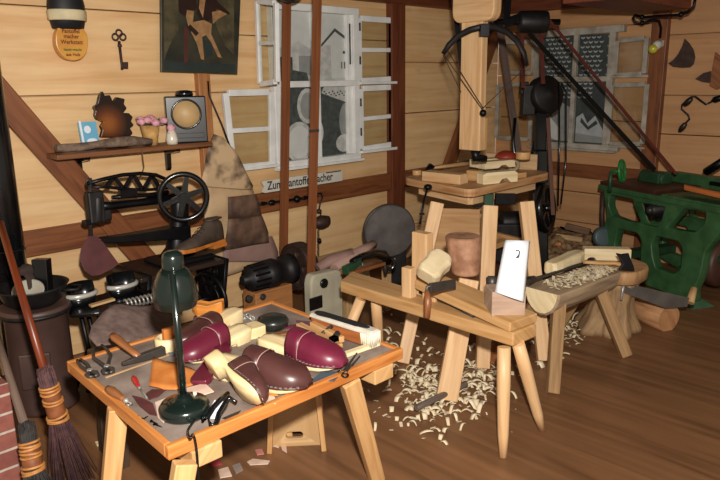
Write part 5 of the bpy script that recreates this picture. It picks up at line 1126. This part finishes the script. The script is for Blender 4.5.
build('strings', mb, plain('dark_cord', '#3a2a22', .8), t); mb = MB(); mb.sphere(Dp(483, 113, 4.08), .022, 10); build('string_hook', mb, IRON, t)
mb = MB(); mb.bar(Dp(452.6, -18, 4.4), Dp(464, 92, 4.4), .045, .015, CF, .02); tag(build('iron_strap', mb, IRON), 'dark iron strap slanting behind the left edge of the hanging post', 'strap')
# ================================================================ TALL BLACK BELT MACHINE BEHIND THE STAND
D5 = 5.45
P = lambda x, y, d=0: Dp(x, y, D5-d)
g0 = P(540, 260); 
t = thing('belt_machine', V((g0.x, g0.y, 0)), 'tall black belt-driven machine with two glossy wheels behind the timber stand', 'machine')
mb = MB(); cb = P(540, 230); mb.bar(V((cb.x, cb.y, 0)), P(539, 150), .15, .13, CF, .12); mb.bar(P(539, 152), P(541, 100), .10, .1, CF); build('column', mb, BLACK, t, .015)
mb = MB(); mb.box(V((cb.x, cb.y, .03)), (.5, .4, .06), CX); build('foot', mb, IRON, t, .01)
wax = (-CF+CX*.5).normalized(); c = P(546, 95, .06)
mb = MB(); mb.lathe([(.03, -.06), (.14, -.055), (.152, -.05), (.152, .03), (.14, .045), (.05, .05), (.03, .07), (.001, .07)], c, wax, 32); build('upper_wheel', mb, plain('sooty_iron', '#1a1817', .55, .3), t)
mb = MB(); mb.box(P(528, 100, .05), (.1, .12, .24), CX); mb.box(P(524, 88, .05), (.06, .08, .1), CX); build('gear_block', mb, IRON2, t, .01)
mb = MB(); mb.tube([P(515, 118), P(513, 140), P(514, 152), P(518, 157), P(528, 158), P(533, 152), P(536, 135), P(536, 118)], [.014, .015, .018, .02, .02, .018, .016, .014], 10); build('hoop', mb, BLACK, t)
mb = MB(); mb.box(P(525, 154, .02), (.07, .03, .02), CX); build('shiny_plate', mb, STEEL, t, .003)
c = P(546, 208, .1); w2a = (CX*.85-CF*.55).normalized()
mb = MB(); mb.torus(c, w2a, .175, .028, 36, 10); build('lower_wheel', mb, BLACK, t)
x_2, y_2, z_2 = fr3(w2a); mb = MB(); mb.cyl(c-w2a*.06, c+w2a*.05, .03, 14)
for k in range(5): a = k*1.2566; d = x_2*math.cos(a)+y_2*math.sin(a); mb.bar(c, c+d*.17, .03, .015, w2a)
build('wheel_spokes', mb, BLACK, t)
mb = MB(); mb.box(P(512, 240, -.05), (.3, .25, .32), CX); mb.cyl(P(500, 222, .0), P(524, 222, -.0), .09, 18); build('motor_housing', mb, IRON2, t, .02)
mb = MB(); mb.tube([P(559, 82, .1), P(559.5, 140, .1), P(558, 206, .1)], .007, 6); mb.tube([P(561, 83, .1), P(566, 92, .1), P(566, 160, .1), P(561, 204, .1)], .007, 6); build('drive_cord', mb, BLACK, t)
D6 = 5.0
c = Dp(533, 22, D6); pax = V((.35, -1, 0)).normalized()
t = thing('line_shaft_pulley', c, 'dark drum pulley under the ceiling above the second window, with belts over it', 'pulley')
mb = MB(); mb.lathe([(.03, -.11), (.075, -.105), (.08, -.09), (.082, 0), (.08, .09), (.075, .105), (.03, .11)], c, CX, 26); build('drum', mb, IRON2, t)
mb = MB(); mb.cyl(c-CX*.3, c+CX*.2, .022, 12); mb.bar(Dp(503, 24, D6), Dp(520, 18, D6), .05, .06, CU); mb.bar(Dp(506, 20, D6), Dp(508, -12, D6), .05, .05, CX); build('shaft_hanger', mb, IRON, t)
def flat(px1, d1, px2, d2, w, mat, lab):
    A, B = Dp(*px1, d1), Dp(*px2, d2); mb = MB(); n = (B-A).normalized(); s = n.cross(CF).normalized(); mb.bar(A, B, w, .008, s.cross(n)); return tag(build('drive_belt', mb, mat), lab, 'belt')
flat((543, 13), 4.95, (676, 174), 4.95, .022, REDBELT, 'long reddish belt slanting from the ceiling pulley down to the green machine')
flat((529, 33), 4.98, (655, 170), 5.0, .03, plain('black_belt', '#0c0908', .75, spec=.15), 'long blackish belt slanting below the red one down to the green machine')
flat((522, 30), 5.02, (523, 88), 5.05, .028, REDBELT, 'short left-hand red brown belt dropping from the ceiling pulley')
flat((541, 31), 5.02, (543, 84), 5.06, .03, REDBELT, 'short right-hand red brown belt dropping from the ceiling pulley')
flat((500, 28), 5.65, (519, 156), 5.65, .06, wood('dull_belt', '#43312a', '#5c453a', .6, 2, 50), 'dull brown belt slanting down behind the steel bow to the black hoop')
flat((548, 118), 5.2, (553, 215), 5.2, .03, plain('rust_belt', '#5a3626', .6), 'rust-brown vertical belt right of the black machine column')
# ================================================================ CHOPPING BENCH (half log)
LZ = .475
a = Zp(541, 291, LZ); b = Zp(606, 268, LZ); d = (b-a).normalized(); s = V((0, 0, 1)).cross(d)
t = thing('half_log_bench', V(((a.x+b.x)/2, (a.y+b.y)/2, 0)), 'half log bench on splayed legs, its flat top strewn with shavings', 'bench')
def hl(c, r): return [c+s*r*x+V((0, 0, r*z)) for x, z in [(1.0, -.05), (.95, .02), (-.95, .02), (-1.0, -.05)]+[(-math.cos(q), -1.25*math.sin(q)) for q in (math.pi*k/10 for k in range(1, 10))]]
mb = MB(); mb.loft([hl(a, .10), hl(a+d*.01, .112), hl(a.lerp(b, .3), .115), hl(a.lerp(b, .7), .112), hl(b, .11)], (1, 1), True, False); mb.mi = [0]*len(mb.mi)
n_ = len(mb.f); mb.mi[n_-2] = 1; mb.mi[n_-1] = 1
build('log', mb, [wood('grey_log_bark', '#86705a', '#b39a7c', .75, 3, 20, .12, 0, .4), PALE], t, .004)
for (A, B) in (((559, 300), (2.945, 1.575)), ((597, 282), (3.668, 1.508))):
    Aq = Zp(*A, LZ-.06); Bq = V((*B, 0)); Aq = Aq-(Bq-Aq).normalized()*.03
    mb = MB(); mb.bar(Aq, Bq, .07, .06, CF, .062, .05); build('leg', mb, wood('old_leg_wood', '#86643f', '#ab855a', .6), t, .006)
for fr_, sd in ((.12, 1), (.85, 1)):
    Aq = a.lerp(b, fr_)+s*.06-V((0, 0, .06)); Bq = V((Aq.x-.05+.12*fr_, Aq.y+.22, 0)); mb = MB(); mb.bar(Aq, Bq, .06, .055, CF); build('leg', mb, bpy.data.materials['old_leg_wood'], t, .006)
mb = MB()
for A in ((560, 298), (598, 278)): q = Zp(*A, LZ-.05)-s*.02-CF*.02; mb.sphere(q, .014, 10)
build('bolt_heads', mb, STEEL, t)
# things lying on the log
LA, LB, LS = a.copy(), b.copy(), s.copy()
def lp(f, o, z=0): return LA.lerp(LB, f)+LS*o+V((0, 0, z))
t = thing('long_drawknife', lp(.35, .06, .02), 'long drawknife with dark round handles lying along the back of the half log', 'drawknife')
mb = MB(); mb.tube([Zp(528, 281, LZ+.03), Zp(545, 276, LZ+.03), Zp(575, 266, LZ+.03), Zp(590, 262, LZ+.03)], [.014, .01, .01, .012], 10); build('blade', mb, STEELD, t)
mb = MB(); mb.lathe([(.004, 0), (.024, .01), (.028, .05), (.02, .11), (.015, .12)], Zp(522, 283, LZ+.03), Zp(534, 279, LZ+.03)-Zp(522, 283, LZ+.03), 14); build('handle', mb, plain('dark_turned_handle', '#2a2320', .35, coat=.3), t)
mb = MB(); mb.lathe([(.004, 0), (.02, .01), (.024, .04), (.014, .08)], Zp(594, 260, LZ+.03), Zp(586, 263, LZ+.03)-Zp(594, 260, LZ+.03), 14); build('handle', mb, plain('plum_handle', '#38222c', .35, coat=.3), t)
# ================================================================ CHOPPING BLOCK
CZ = .475
cc = Zp(617, 264, CZ); gb = Zp(603, 322, 0); cb_ = V((cc.x, cc.y, 0)).lerp(V((gb.x, gb.y, 0)), .6)
t = thing('chopping_block', cb_, 'chopping block: thick round slab on a flared tree stump, behind the half log bench', 'chopping block')
mb = MB(); n = 30; rings = []
for r, z in ((.165, -.085), (.182, -.075), (.186, -.02), (.178, 0)): rings.append([cc+V((r*(1+.05*math.sin(2*q+1)+.03*math.sin(5*q))*math.cos(q), r*(1+.05*math.sin(2*q+1)+.03*math.sin(5*q))*math.sin(q), z)) for q in (2*math.pi*k/n for k in range(n))])
build('slab', mb.loft(rings), wood('slab_wood', '#8f6a46', '#c0966a', .6, 6, 25, .1, .2, .3), t)
mb = MB(); rings = []; n = 36
for f, r in ((0, .2), (.08, .19), (.3, .15), (.6, .125), (.85, .13), (1, .14)):
    c = cb_.lerp(cc-V((0, 0, .08)), f); rings.append([c+V((r*(1+.12*(1-f)*math.sin(5*q)+.04*math.sin(9*q))*math.cos(q), r*(1+.12*(1-f)*math.sin(5*q)+.04*math.sin(9*q))*math.sin(q), 0)) for q in (2*math.pi*k/n for k in range(n))])
build('stump', mb.loft(rings), wood('stump_wood', '#80644a', '#b8966c', .75, 5, 18, .15, .2, .5), t)
rounded_blank(Zp(549, 275, LZ+.01), Zp(580, 261, LZ+.01), .05, .075, PALE, 'chunky pale clog blank lying on the half log bench')
t_ = CZ+.004
mb = MB(); A = Zp(583, 253, CZ+.04); B = Zp(630, 254, CZ+.04); mb.bar(A, B, .08, .075); tag(build('wood_billet', mb, PALE, None, .008), 'long pale wood billet lying across the chopping block behind the axe', 'billet')
t = thing('axe', Zp(612, 266, CZ+.03), 'axe with an orange wooden handle and black head on the chopping block', 'axe')
mb = MB(); mb.tube([Zp(584, 262, CZ+.06), Zp(600, 263, CZ+.05), Zp(615, 263, CZ+.045), Zp(626, 266, CZ+.04)], [.014, .016, .019, .017], 12, flat=.7); build('handle', mb, FRESH2, t)
def az(x, y): return Dp(x, y, depth(Zp(624, 268, CZ+.04))-.03)
mb = MB(); mb.plate([az(617, 253), (az(622, 254)), az(629, 253), az(631, 259), az(634, 266), az(635, 271), az(628, 271), az(619, 270), az(623, 264), az(620, 258)], .028); build('head', mb, IRON, t, .004)
# saw
t = thing('wide_saw', Dp(655, 296, 4.15), 'wide grey saw blade with an upright handle leaning between stump and log', 'saw')
sd = 4.12
mb = MB(); mb.plate([Dp(622, 282, 4.0), Dp(655, 290, 4.1), Dp(690, 298, 4.2), Dp(688, 307, 4.2), Dp(665, 308, 4.15), Dp(622, 292, 4.0)], .004); build('blade', mb, plain('saw_steel', '#6a6662', .45, .5, .2, 9), t)
mb = MB(); mb.tube([Dp(626, 277, 4.0), Dp(623, 288, 3.98), Dp(621, 300, 3.98)], [.007, .010, .007], 10); build('handle', mb, STEEL, t)
mb = MB(); mb.tube([Dp(694, 288, 4.25), Dp(690, 303, 4.22)], [.02, .026], 12); build('end_grip', mb, PALE2, t)
# log on the floor
a_ = Zp(626, 301, .085); b_ = Zp(669, 319, .08); e = (b_-a_).normalized(); n = 22; mb = MB()
xx, yy, zz = fr3(e); mb.loft([[p+(xx*math.cos(q)+yy*math.sin(q))*r*(1+.03*math.sin(3*q)) for q in (2*math.pi*k/n for k in range(n))] for p, r in ((a_, .082), (a_.lerp(b_, .5), .09), (b_, .087))])
tag(build('split_log', mb, wood('log_side', '#8e5f3c', '#bd8c60', .7, 4, 18, .15, .3, .4)), 'short round log lying on the floor before the green machine', 'log')
rounded_blank(Zp(577, 308, .02), Zp(600, 292, .06), .05, .10, wood('orange_billet', '#a5683a', '#c98d58', .6), 'reddish wood chunk on the floor under the half log bench', 'wood_chunk')
mb = MB(); mb.bar(Zp(490, 365, .02), Zp(498, 345, .10), .06, .05); tag(build('wood_chunk', mb, BROWNW, None, .006), 'small brown wood chunk on the floor just left of the near horse leg', 'wood chunk')
# ================================================================ GREEN PLANING MACHINE
F0 = Zp(690, 304, 0); ang = math.radians(-112); ux = V((math.cos(ang), math.sin(ang), 0)); nn = V((0, 0, 1)).cross(ux)   # nn = away?
if nn.dot(CF) < 0: nn = -nn
def PL(px, py, off=0):
    d = ray(px, py); o = F0+nn*off; k = (o-CC).dot(nn)/d.dot(nn); return CC+d*k
def pl2(px, py): p = PL(px, py)-F0; return (p.dot(ux), p.z)
Mpl = Matrix(((ux.x, 0, nn.x*-1, F0.x), (ux.y, 0, nn.y*-1, F0.y), (0, 1, 0, 0), (0, 0, 0, 1)))
gx = PL(660, 300)
t = thing('green_planing_machine', V((gx.x, gx.y, 0)), 'green cast-iron planing machine with windowed frame, at the right wall', 'planing machine')
outl = [pl2(*p) for p in ((607, 187), (640, 193), (680, 199), (740, 210), (742, 222), (722, 232), (708, 250), (703, 275), (696, 290), (697, 303), (680, 303), (672, 292), (650, 284), (628, 272), (616, 263), (606, 262), (604, 240), (611, 215))]
hl_ = [[(618, 195), (640, 199), (647, 222), (634, 221), (621, 216), (617, 206)], [(643, 202), (672, 207), (666, 226), (651, 223)], [(692, 208), (713, 212), (711, 224), (702, 232), (686, 230), (676, 227)], [(626, 229), (644, 233), (648, 240), (647, 262), (640, 264), (626, 257), (623, 245)], [(664, 236), (685, 241), (689, 249), (687, 268), (680, 273), (664, 267), (661, 256), (660, 244)]]
hol = []
for h_ in hl_:
    mx_ = sum(q[0] for q in h_)/len(h_); my_ = sum(q[1] for q in h_)/len(h_); hol.append(rpoly([pl2(mx_+(x-mx_)*1.14-4, my_+(y-my_)*1.1) for x, y in h_], .025, 4))
mesh_part('front_frame', holed(rpoly(outl, .03, 3), hol, .06, .008), Mpl, GREEN, t)
Mb = Mpl.copy(); Mb.translation = F0+nn*.5; mesh_part('rear_frame', holed(rpoly(outl, .03, 3), hol, .05, .008), Mb, GREEN, t)
tz = PL(640, 190).z
def bx_(u0, u1, o0, o1, z0, z1, m, nm, bev=.006):
    mb = MB(); c = F0+ux*((u0+u1)/2)+nn*((o0+o1)/2)+V((0, 0, (z0+z1)/2)); mb.box(c, (abs(u1-u0), abs(o1-o0), z1-z0), ux); return build(nm, mb, m, t, bev)
uL = pl2(606, 190)[0]; uR = pl2(740, 210)[0]
bx_(uL-.02, (uL*.55+uR*.45), -.05, .52, tz-.02, tz+.025, plain('rusty_bed', '#4a2c20', .5, .3, .2, 10), 'infeed_table')
bx_(uL*.5+uR*.5, uR, -.05, .55, tz-.035, tz+.01, GREEN, 'outfeed_table')
bx_(uL-.03, uR, -.06, -.02, tz-.045, tz-.005, GREEN, 'front_rail')
bx_(uL-.03, uR, .5, .55, tz-.05, tz+.0, GREEN, 'rear_rail')
bx_(uL+.25, uR, .42, .5, tz+.01, tz+.10, GREEN, 'fence')
bx_(uL+.62, uR, .40, .425, tz+.045, tz+.075, IRON, 'fence_slot')
bx_(uL+.2, uL+.3, -.02, .5, .0+.18, .24, GREEND, 'cross_stretcher'); bx_(uR-.45, uR-.35, .0, .5, .18, .24, GREEND, 'cross_stretcher')
A = PL(684, 188, -.02); B = PL(740, 197, -.02); mb = MB(); mb.hexa([PL(684, 190, -.03), PL(740, 203, -.03), PL(740, 203, .12), PL(684, 189, .12), PL(684, 185, -.03), PL(740, 197, -.03), PL(740, 196, .12), PL(684, 184, .12)]); build('wooden_guard', mb, wood('orange_guard', '#a4582a', '#c2703a', .5), t, .003)
mb = MB(); c = PL(652, 210, -.02); mb.lathe([(.02, -.03), (.05, -.02), (.052, .05), (.07, .06), (.072, .12), (.085, .13), (.085, .2), (.05, .21)], c, nn, 24); mb.cyl(c, c+nn*.45, .03, 12); build('cutter_shaft', mb, IRON2, t); mb = MB(); mb.sphere(c-nn*.02, .028, 12); build('shaft_end', mb, STEELD, t)
c = Dp(622, 171, 5.0); wa = (CX*.8-CF*.6).normalized(); mb = MB(); mb.torus(c, wa, .078, .011, 28, 8)
x3, y3, z3 = fr3(wa)
for k in range(5): q = k*1.2566; mb.bar(c, c+(x3*math.cos(q)+y3*math.sin(q))*.078, .014, .012, wa)
mb.cyl(c, c-wa*.08, .014, 10); build('handwheel', mb, plain('bright_green_paint', '#1f7034', .35), t)
mb = MB(); q = c-wa*.08; mb.cyl(q, V((q.x, q.y, tz)), .014, 10); build('handwheel_post', mb, GREEND, t)
mb = MB(); q = PL(606, 205, -.03); mb.tube([PL(603, 192, -.02), PL(602, 215, -.02), PL(603, 238, -.02)], .02, 10); build('side_lever', mb, RUST, t)
c = PL(603, 237, -.05); mb = MB(); mb.lathe([(.06, -.03), (.085, -.02), (.085, .03), (.06, .035), (.001, .035)], c, (-CF), 24); build('side_dial', mb, plain('slate_blue_dial', '#3f5052', .45), t)
c = PL(717, 262, .2); mb = MB(); mb.lathe([(.02, -.05), (.16, -.045), (.17, -.03), (.17, .03), (.16, .045), (.02, .05)], c, ux*-1+nn*-.3, 30); build('belt_wheel', mb, plain('dull_red_brown', '#4a2f26', .5), t)
bx_(uR-.5, uR, .1, .4, .32, .36, GREEND, 'lower_shelf')
mb = MB(); c = PL(655, 178, .3); mb.box(c, (.2, .14, .1), ux); mb.cyl(c-ux*.12, c+ux*.12, .06, 16); build('pulley_block', mb, GREEND, t, .01)
mb = MB(); mb.tube([PL(706, 172, .35), PL(725, 160, .35)], .03, 10); build('rear_arm', mb, IRON, t)
mb = MB(); mb.hexa([F0+ux*-.05+nn*-.04, F0+ux*.1+nn*-.1, F0+ux*.12+nn*.12, F0+ux*-.05+nn*.1]+[p+V((0, 0, .045)) for p in (F0+ux*-.03+nn*-.02, F0+ux*.04+nn*-.04, F0+ux*.05+nn*.06, F0+ux*-.03+nn*.06)]); build('splayed_foot', mb, plain('pale_green_foot', '#40634a', .5), t, .01)
# ================================================================ RIGHT WALL
W = lambda x, y, d=.03: Xp(x, y, WX-d)
mb = MB(); mb.plate([W(*p, .014) for p in ((684.5, 38.5), (689, 43), (693.5, 50), (695, 57), (693.5, 64), (690, 67.5), (682, 68), (673, 67), (668, 63.5), (673, 60), (678, 54), (682, 46))], .012); tag(build('iron_hatchet_blade', mb, RUST, None, .002), 'dark fin-shaped iron blade hung alone on the right wall', 'blade')
t = thing('wooden_plane_tool', W(710, 88), 'wooden handled tool with a dark pointed blade at the right edge of the wall', 'tool')
mb = MB(); mb.plate(rpoly_w([(715, 52), (721, 56), (726, 62), (724, 86), (716, 90), (709, 86), (711, 74)]) if 0 else [W(*p, .03) for p in ((715, 52), (721, 57), (726, 62), (724, 86), (716, 90), (709, 86), (711, 74), (713, 62))], .03); build('handle', mb, BROWNW, t, .006)
mb = MB(); mb.plate([W(*p, .035) for p in ((695, 79), (703, 73), (711, 71), (710, 83), (702, 82))], .01); build('blade', mb, RUST, t, .002)
t = thing('hand_brace', W(690, 130), 'iron hand brace with two dark wooden grips hung on the right wall', 'brace')
mb = MB(); mb.tube([W(679, 132, .04), W(683, 126, .04), W(689.5, 119, .05), W(688, 115, .05), W(681.5, 109, .06), W(682, 105, .06), W(687, 100, .06), W(692, 96.5, .05), W(695, 96.5, .04), W(701, 101, .04), W(706, 104.5, .04), W(711, 102, .04), W(714, 98, .04), W(721, 99, .04)], .008, 8); build('crank', mb, IRON, t)
for a, b in (((679, 132), (686, 123)), ((684, 106), (692, 98))):
    A, B = W(*a, .045), W(*b, .055); mb = MB(); mb.lathe([(.01, 0), (.02, .02), (.024, (B-A).length*.5), (.018, (B-A).length*.9), (.01, (B-A).length)], A, B-A, 12); build('grip', mb, plain('dark_grip', '#241a17', .4), t)
for q in ((689, 119), (707, 104)): mb = MB(); mb.cyl(W(*q, .05), W(*q, 0), .005, 8); build('wall_nail', mb, IRON, t)
mb = MB(); mb.lathe([(.012, 0), (.026, .02), (.024, .07), (.012, .09)], W(712, 101, .04), W(720, 98, .04)-W(712, 101, .04), 12); build('chuck', mb, IRON, t)
t = thing('wall_lamp', W(657, 43), 'small wall lamp with a yellowish round bulb in a white holder on the right-hand post', 'lamp')
mb = MB(); mb.plate([W(*p, .08) for p in ((656, 41), (664, 40), (663, 46), (657, 50))], .03); build('mount', mb, plain('grey_mount', '#a8a294', .5), t, .004)
mb = MB(); A, B = W(659, 43, .11), W(654, 48, .17); mb.lathe([(.03, 0), (.034, .02), (.03, (B-A).length)], A, B-A, 16); build('holder', mb, plain('white_holder', '#cfcfc8', .4), t)
mb = MB(); mb.sphere(W(653, 49, .18), .036, 18); build('bulb', mb, plain('yellow_bulb_glass', '#c4bb3c', .2, coat=.5), t)
t = thing('conduit_pipe', W(660, 15), 'black conduit pipe bending along the ceiling joist above the wall lamp', 'pipe')
mb = MB(); mb.tube([Xp(696, -6, 5.3), Xp(694, 6, 5.3), Xp(688, 12, 5.3), Xp(678, 15, 5.35), Xp(660, 16, 5.45), Xp(642, 17.5, 5.5), Xp(635, 15, 5.52), Xp(633, 18, 5.53), Xp(635, 22, 5.54), Xp(642, 23.5, 5.55), Xp(652, 20, 5.6), Xp(659, 21, 5.65), Xp(661, 28, 5.7), Xp(660, 38, 5.72)], .011, 8); build('pipe', mb, IRON, t)
for px, py, x in ((681, 14.5, 5.33), (642, 17, 5.5), (642, 23, 5.55)): mb = MB(); mb.sphere(Xp(px, py, x), .02, 10); build('coupling', mb, IRON, t)
# ================================================================ HEAP BEHIND, CHIPS AND SCRAPS
for k in range(12):
    px = 548+R.random()*50; py = 214+R.random()*34; q = Zp(px, py, .0)
    if q.x > 5.6: q = Xp(px, py, 5.45+.1*R.random()); q.z = max(.05, q.z)
    q.z = max(.03, q.z)
OFF = [((556, 236), (583, 240), .05, .05, 'pale', 'long pale offcut lying foremost on the waste heap by the black lower wheel'), ((560, 244), (590, 250), .06, .05, 'brn', 'brown offcut at the foot of the waste heap behind the clog blank'), ((566, 226), (590, 232), .06, .06, 'brn', 'dark upright-ish bark piece at the top of the waste heap'), ((580, 236), (600, 240), .05, .06, 'brn', 'small brown offcut at the right end of the waste heap'), ((545, 246), (562, 244), .06, .04, 'org', 'orange wood offcut at the left end of the waste heap')]
mmap = {'pale': PALE2, 'brn': wood('bark_offcut', '#5e4232', '#8a6a50', .8), 'org': TABW}
for a, b, w, h, m, lab in OFF:
    A, B = Dp(*a, 6.2), Dp(*b, 6.1); mb = MB(); mb.bar(A, B, w*1.6, h, CU, w*1.1); tag(build('wood_offcut', mb, mmap[m], None, .01), lab, 'offcut', 'offcuts on the waste heap')
mb = MB(); hx = Dp(572, 245, 6.35)
mb.blob(V((hx.x, hx.y, 0.0)), .5, (.95, .95, .34), rough=.5, n=40, k=20, fq=3.2)
for v in mb.v:
    v += V((0, 0, noise.noise(v*9)*.05)); v.z = max(v.z, .001)
    v.x = min(v.x, WX-.02); v.y = min(v.y, WY-.08)
o = build('waste_heap', mb, plain('shavings_heap', '#5f4630', .9, 0, sc=22, c2='#a5835c', bump=.6, lo=.4, hi=.62)); o['kind'] = 'stuff'; tag(o, 'brown heap of shavings and bark waste in the corner behind the black machine', 'wood waste')
CHIP = plain('pale_wood_chip', '#dcc8a2', .7, 0, .1, 30, c2='#f2e6cb')
protos = []
for k in range(10):
    Ln = R.uniform(.025, .06); w = R.uniform(.012, .024); cu = R.uniform(.3, 1.6); mb = MB(); n = 5; ids = []
    for i in range(n+1):
        u = i/n-.5; z = cu*Ln*(.25-u*u)*1.2; ww = w*(1-.5*abs(u))*.5; sk = .25*math.sin(k)*u*u*Ln
        ids.append([mb.add((u*Ln, -ww+sk, z+.0015)), mb.add((u*Ln, ww+sk, z+.0015+.004*math.sin(k*3)*u))])
    for i in range(n): mb.face([ids[i][0], ids[i+1][0], ids[i+1][1], ids[i][1]], [(0, 0)]*4, True)
    me = build('wood_chip', mb, CHIP, None, 0, .0018)
    protos.append(me)
def chip_at(p, first=None):
    o = first or R.choice(protos).copy()
    if not first: COL.objects.link(o)
    o.location = p; o.rotation_euler = (R.uniform(-.25, .25), R.uniform(-.25, .25), R.uniform(0, 6.28)); k = R.uniform(.8, 1.5); o.scale = (k, k, k)
    tag(o, 'pale curled wood chip on the floor around the shaving horse and half log bench', 'wood chip', 'wood chips on the floor')
spots = []
def gauss(cx, cy, sx, sy, n, lim=None):
    for _ in range(n):
        x = R.gauss(cx, sx); y = R.gauss(cy, sy)
        if y < 292 or y > 452: continue
        spots.append((x, y))
gauss(428, 378, 22, 12, 52); gauss(448, 398, 24, 12, 58); gauss(440, 408, 30, 13, 24); gauss(482, 372, 14, 12, 34); gauss(410, 345, 22, 18, 22); gauss(470, 345, 22, 10, 16); gauss(570, 330, 12, 11, 32); gauss(405, 390, 26, 18, 14); gauss(548, 345, 8, 14, 14); gauss(395, 320, 10, 14, 8); gauss(430, 420, 40, 12, 8)
for i, (x, y) in enumerate(spots): chip_at(Zp(x, y, .004), protos[i] if i < len(protos) else None)
# fine shavings pile round the treadle and on the log
def crumbs(name, pts, mat, lab, sz=(.006, .018)):
    mb = MB()
    for p in pts:
        a = R.random()*6.28; l = R.uniform(*sz); w = l*R.uniform(.3, .6); d = V((math.cos(a), math.sin(a), R.uniform(-.3, .5))); e = V((-d.y, d.x, 0)).normalized()
        i = [mb.add(p+d*l*x+e*w*y+V((0, 0, .002+.4*l*(x*x < .5)))) for x, y in ((-1, -.6), (1, -1), (1.1, .7), (-.9, 1))]; mb.face(i, [(0, 0)]*4)
    o = build(name, mb, mat, None, 0, .0012); o['kind'] = 'stuff'; return tag(o, lab, 'shavings')
crumbs('wood_shavings', [Zp(R.gauss(440, 30), R.gauss(390, 17), R.random()*.012) for _ in range(200)]+[Zp(R.gauss(482, 14), R.gauss(374, 10), R.random()*.01) for _ in range(90)]+[Zp(R.gauss(570, 10), R.gauss(328, 10), .002) for _ in range(60)], CHIP, 'fine pale shavings scattered thickly around the treadle foot of the shaving horse')
crumbs('log_shavings', [lp(.05+.93*(R.random()**.6), R.uniform(-.09, .06), .004+R.random()*.018) for _ in range(420)], CHIP, 'crumbly pale shavings covering the flat top of the half log bench', (.006, .02))
for px, lab, m in (([(203+44, 462), (253, 459), (270, 461), (268, 464), (250, 465)], 'pale narrow leather strip on the floor below the front rim of the table', PINKC), ([(255, 450), (262, 449), (264, 454), (257, 455)], 'pink leather snippet on the floor beneath the table', plain('rose_scrap', '#c07a72', .7)), ([(281, 446), (286, 444), (287, 453), (282, 450)], 'small curved cream snippet near the stool under the table', PINKC), ([(268, 441), (277, 445), (279, 448), (273, 446)], 'thin cream snippet behind the pink one under the table', PINKC), ([(218, 470), (228, 467), (232, 476), (220, 478)], 'bright pink and cream scrap on the floor at the lower edge beside the table leg', PINKC), ([(209, 462), (218, 460), (222, 464), (212, 467)], 'small rose scrap on the floor just right of the front table leg', plain('deep_rose', '#a8384a', .6)), ([(232, 466), (240, 463), (243, 470), (236, 474)], 'greyish leather scrap at the lower edge beside the front table leg', plain('grey_scrap', '#8a7c74', .7)), ([(95, 352+90), (112, 440), (114, 443), (97, 446)], 'pale wood sliver on the dark floor left of the table leg', PALE)):
    mb = MB(); pts = [Zp(x, y, .004) for x, y in px]; c = sum(pts, V())/len(pts); mb.prism([(p.x-c.x, p.y-c.y) for p in pts], .004, c, (1, 0, 0), (0, 1, 0)); tag(build('floor_scrap', mb, m), lab, 'scrap')
# ================================================================ LIGHT AND CAMERA
def area(name, loc, aim, size, en, col):
    l = bpy.data.lights.new(name, 'AREA'); l.shape = 'DISK'; l.size = size; l.energy = en; l.color = col
    o = bpy.data.objects.new(name, l); COL.objects.link(o); o.location = loc; o.rotation_euler = (V(aim)-V(loc)).to_track_quat('-Z', 'Y').to_euler(); return o
area('camera_flash', CC+CU*.24+CX*.05, CC+CF*4-CX*.35, .09, 142, (1, .95, .87))
w = bpy.data.worlds.new('world'); scn.world = w; w.use_nodes = True
bg = w.node_tree.nodes['Background']; bg.inputs[0].default_value = (1, .86, .68, 1); bg.inputs[1].default_value = .36
cam = bpy.data.cameras.new('camera'); co = bpy.data.objects.new('camera', cam); COL.objects.link(co)
cam.sensor_width = 36; cam.lens = FPX/720*36; cam.clip_start = .05
co.matrix_world = Matrix(((CX.x, CU.x, -CF.x, CC.x), (CX.y, CU.y, -CF.y, CC.y), (CX.z, CU.z, -CF.z, CC.z), (0, 0, 0, 1)))
scn.camera = co
scn.view_settings.view_transform = 'Standard'; scn.view_settings.look = 'None'; scn.view_settings.gamma = 1; scn.view_settings.exposure = 0; scn.view_settings.use_curve_mapping = False
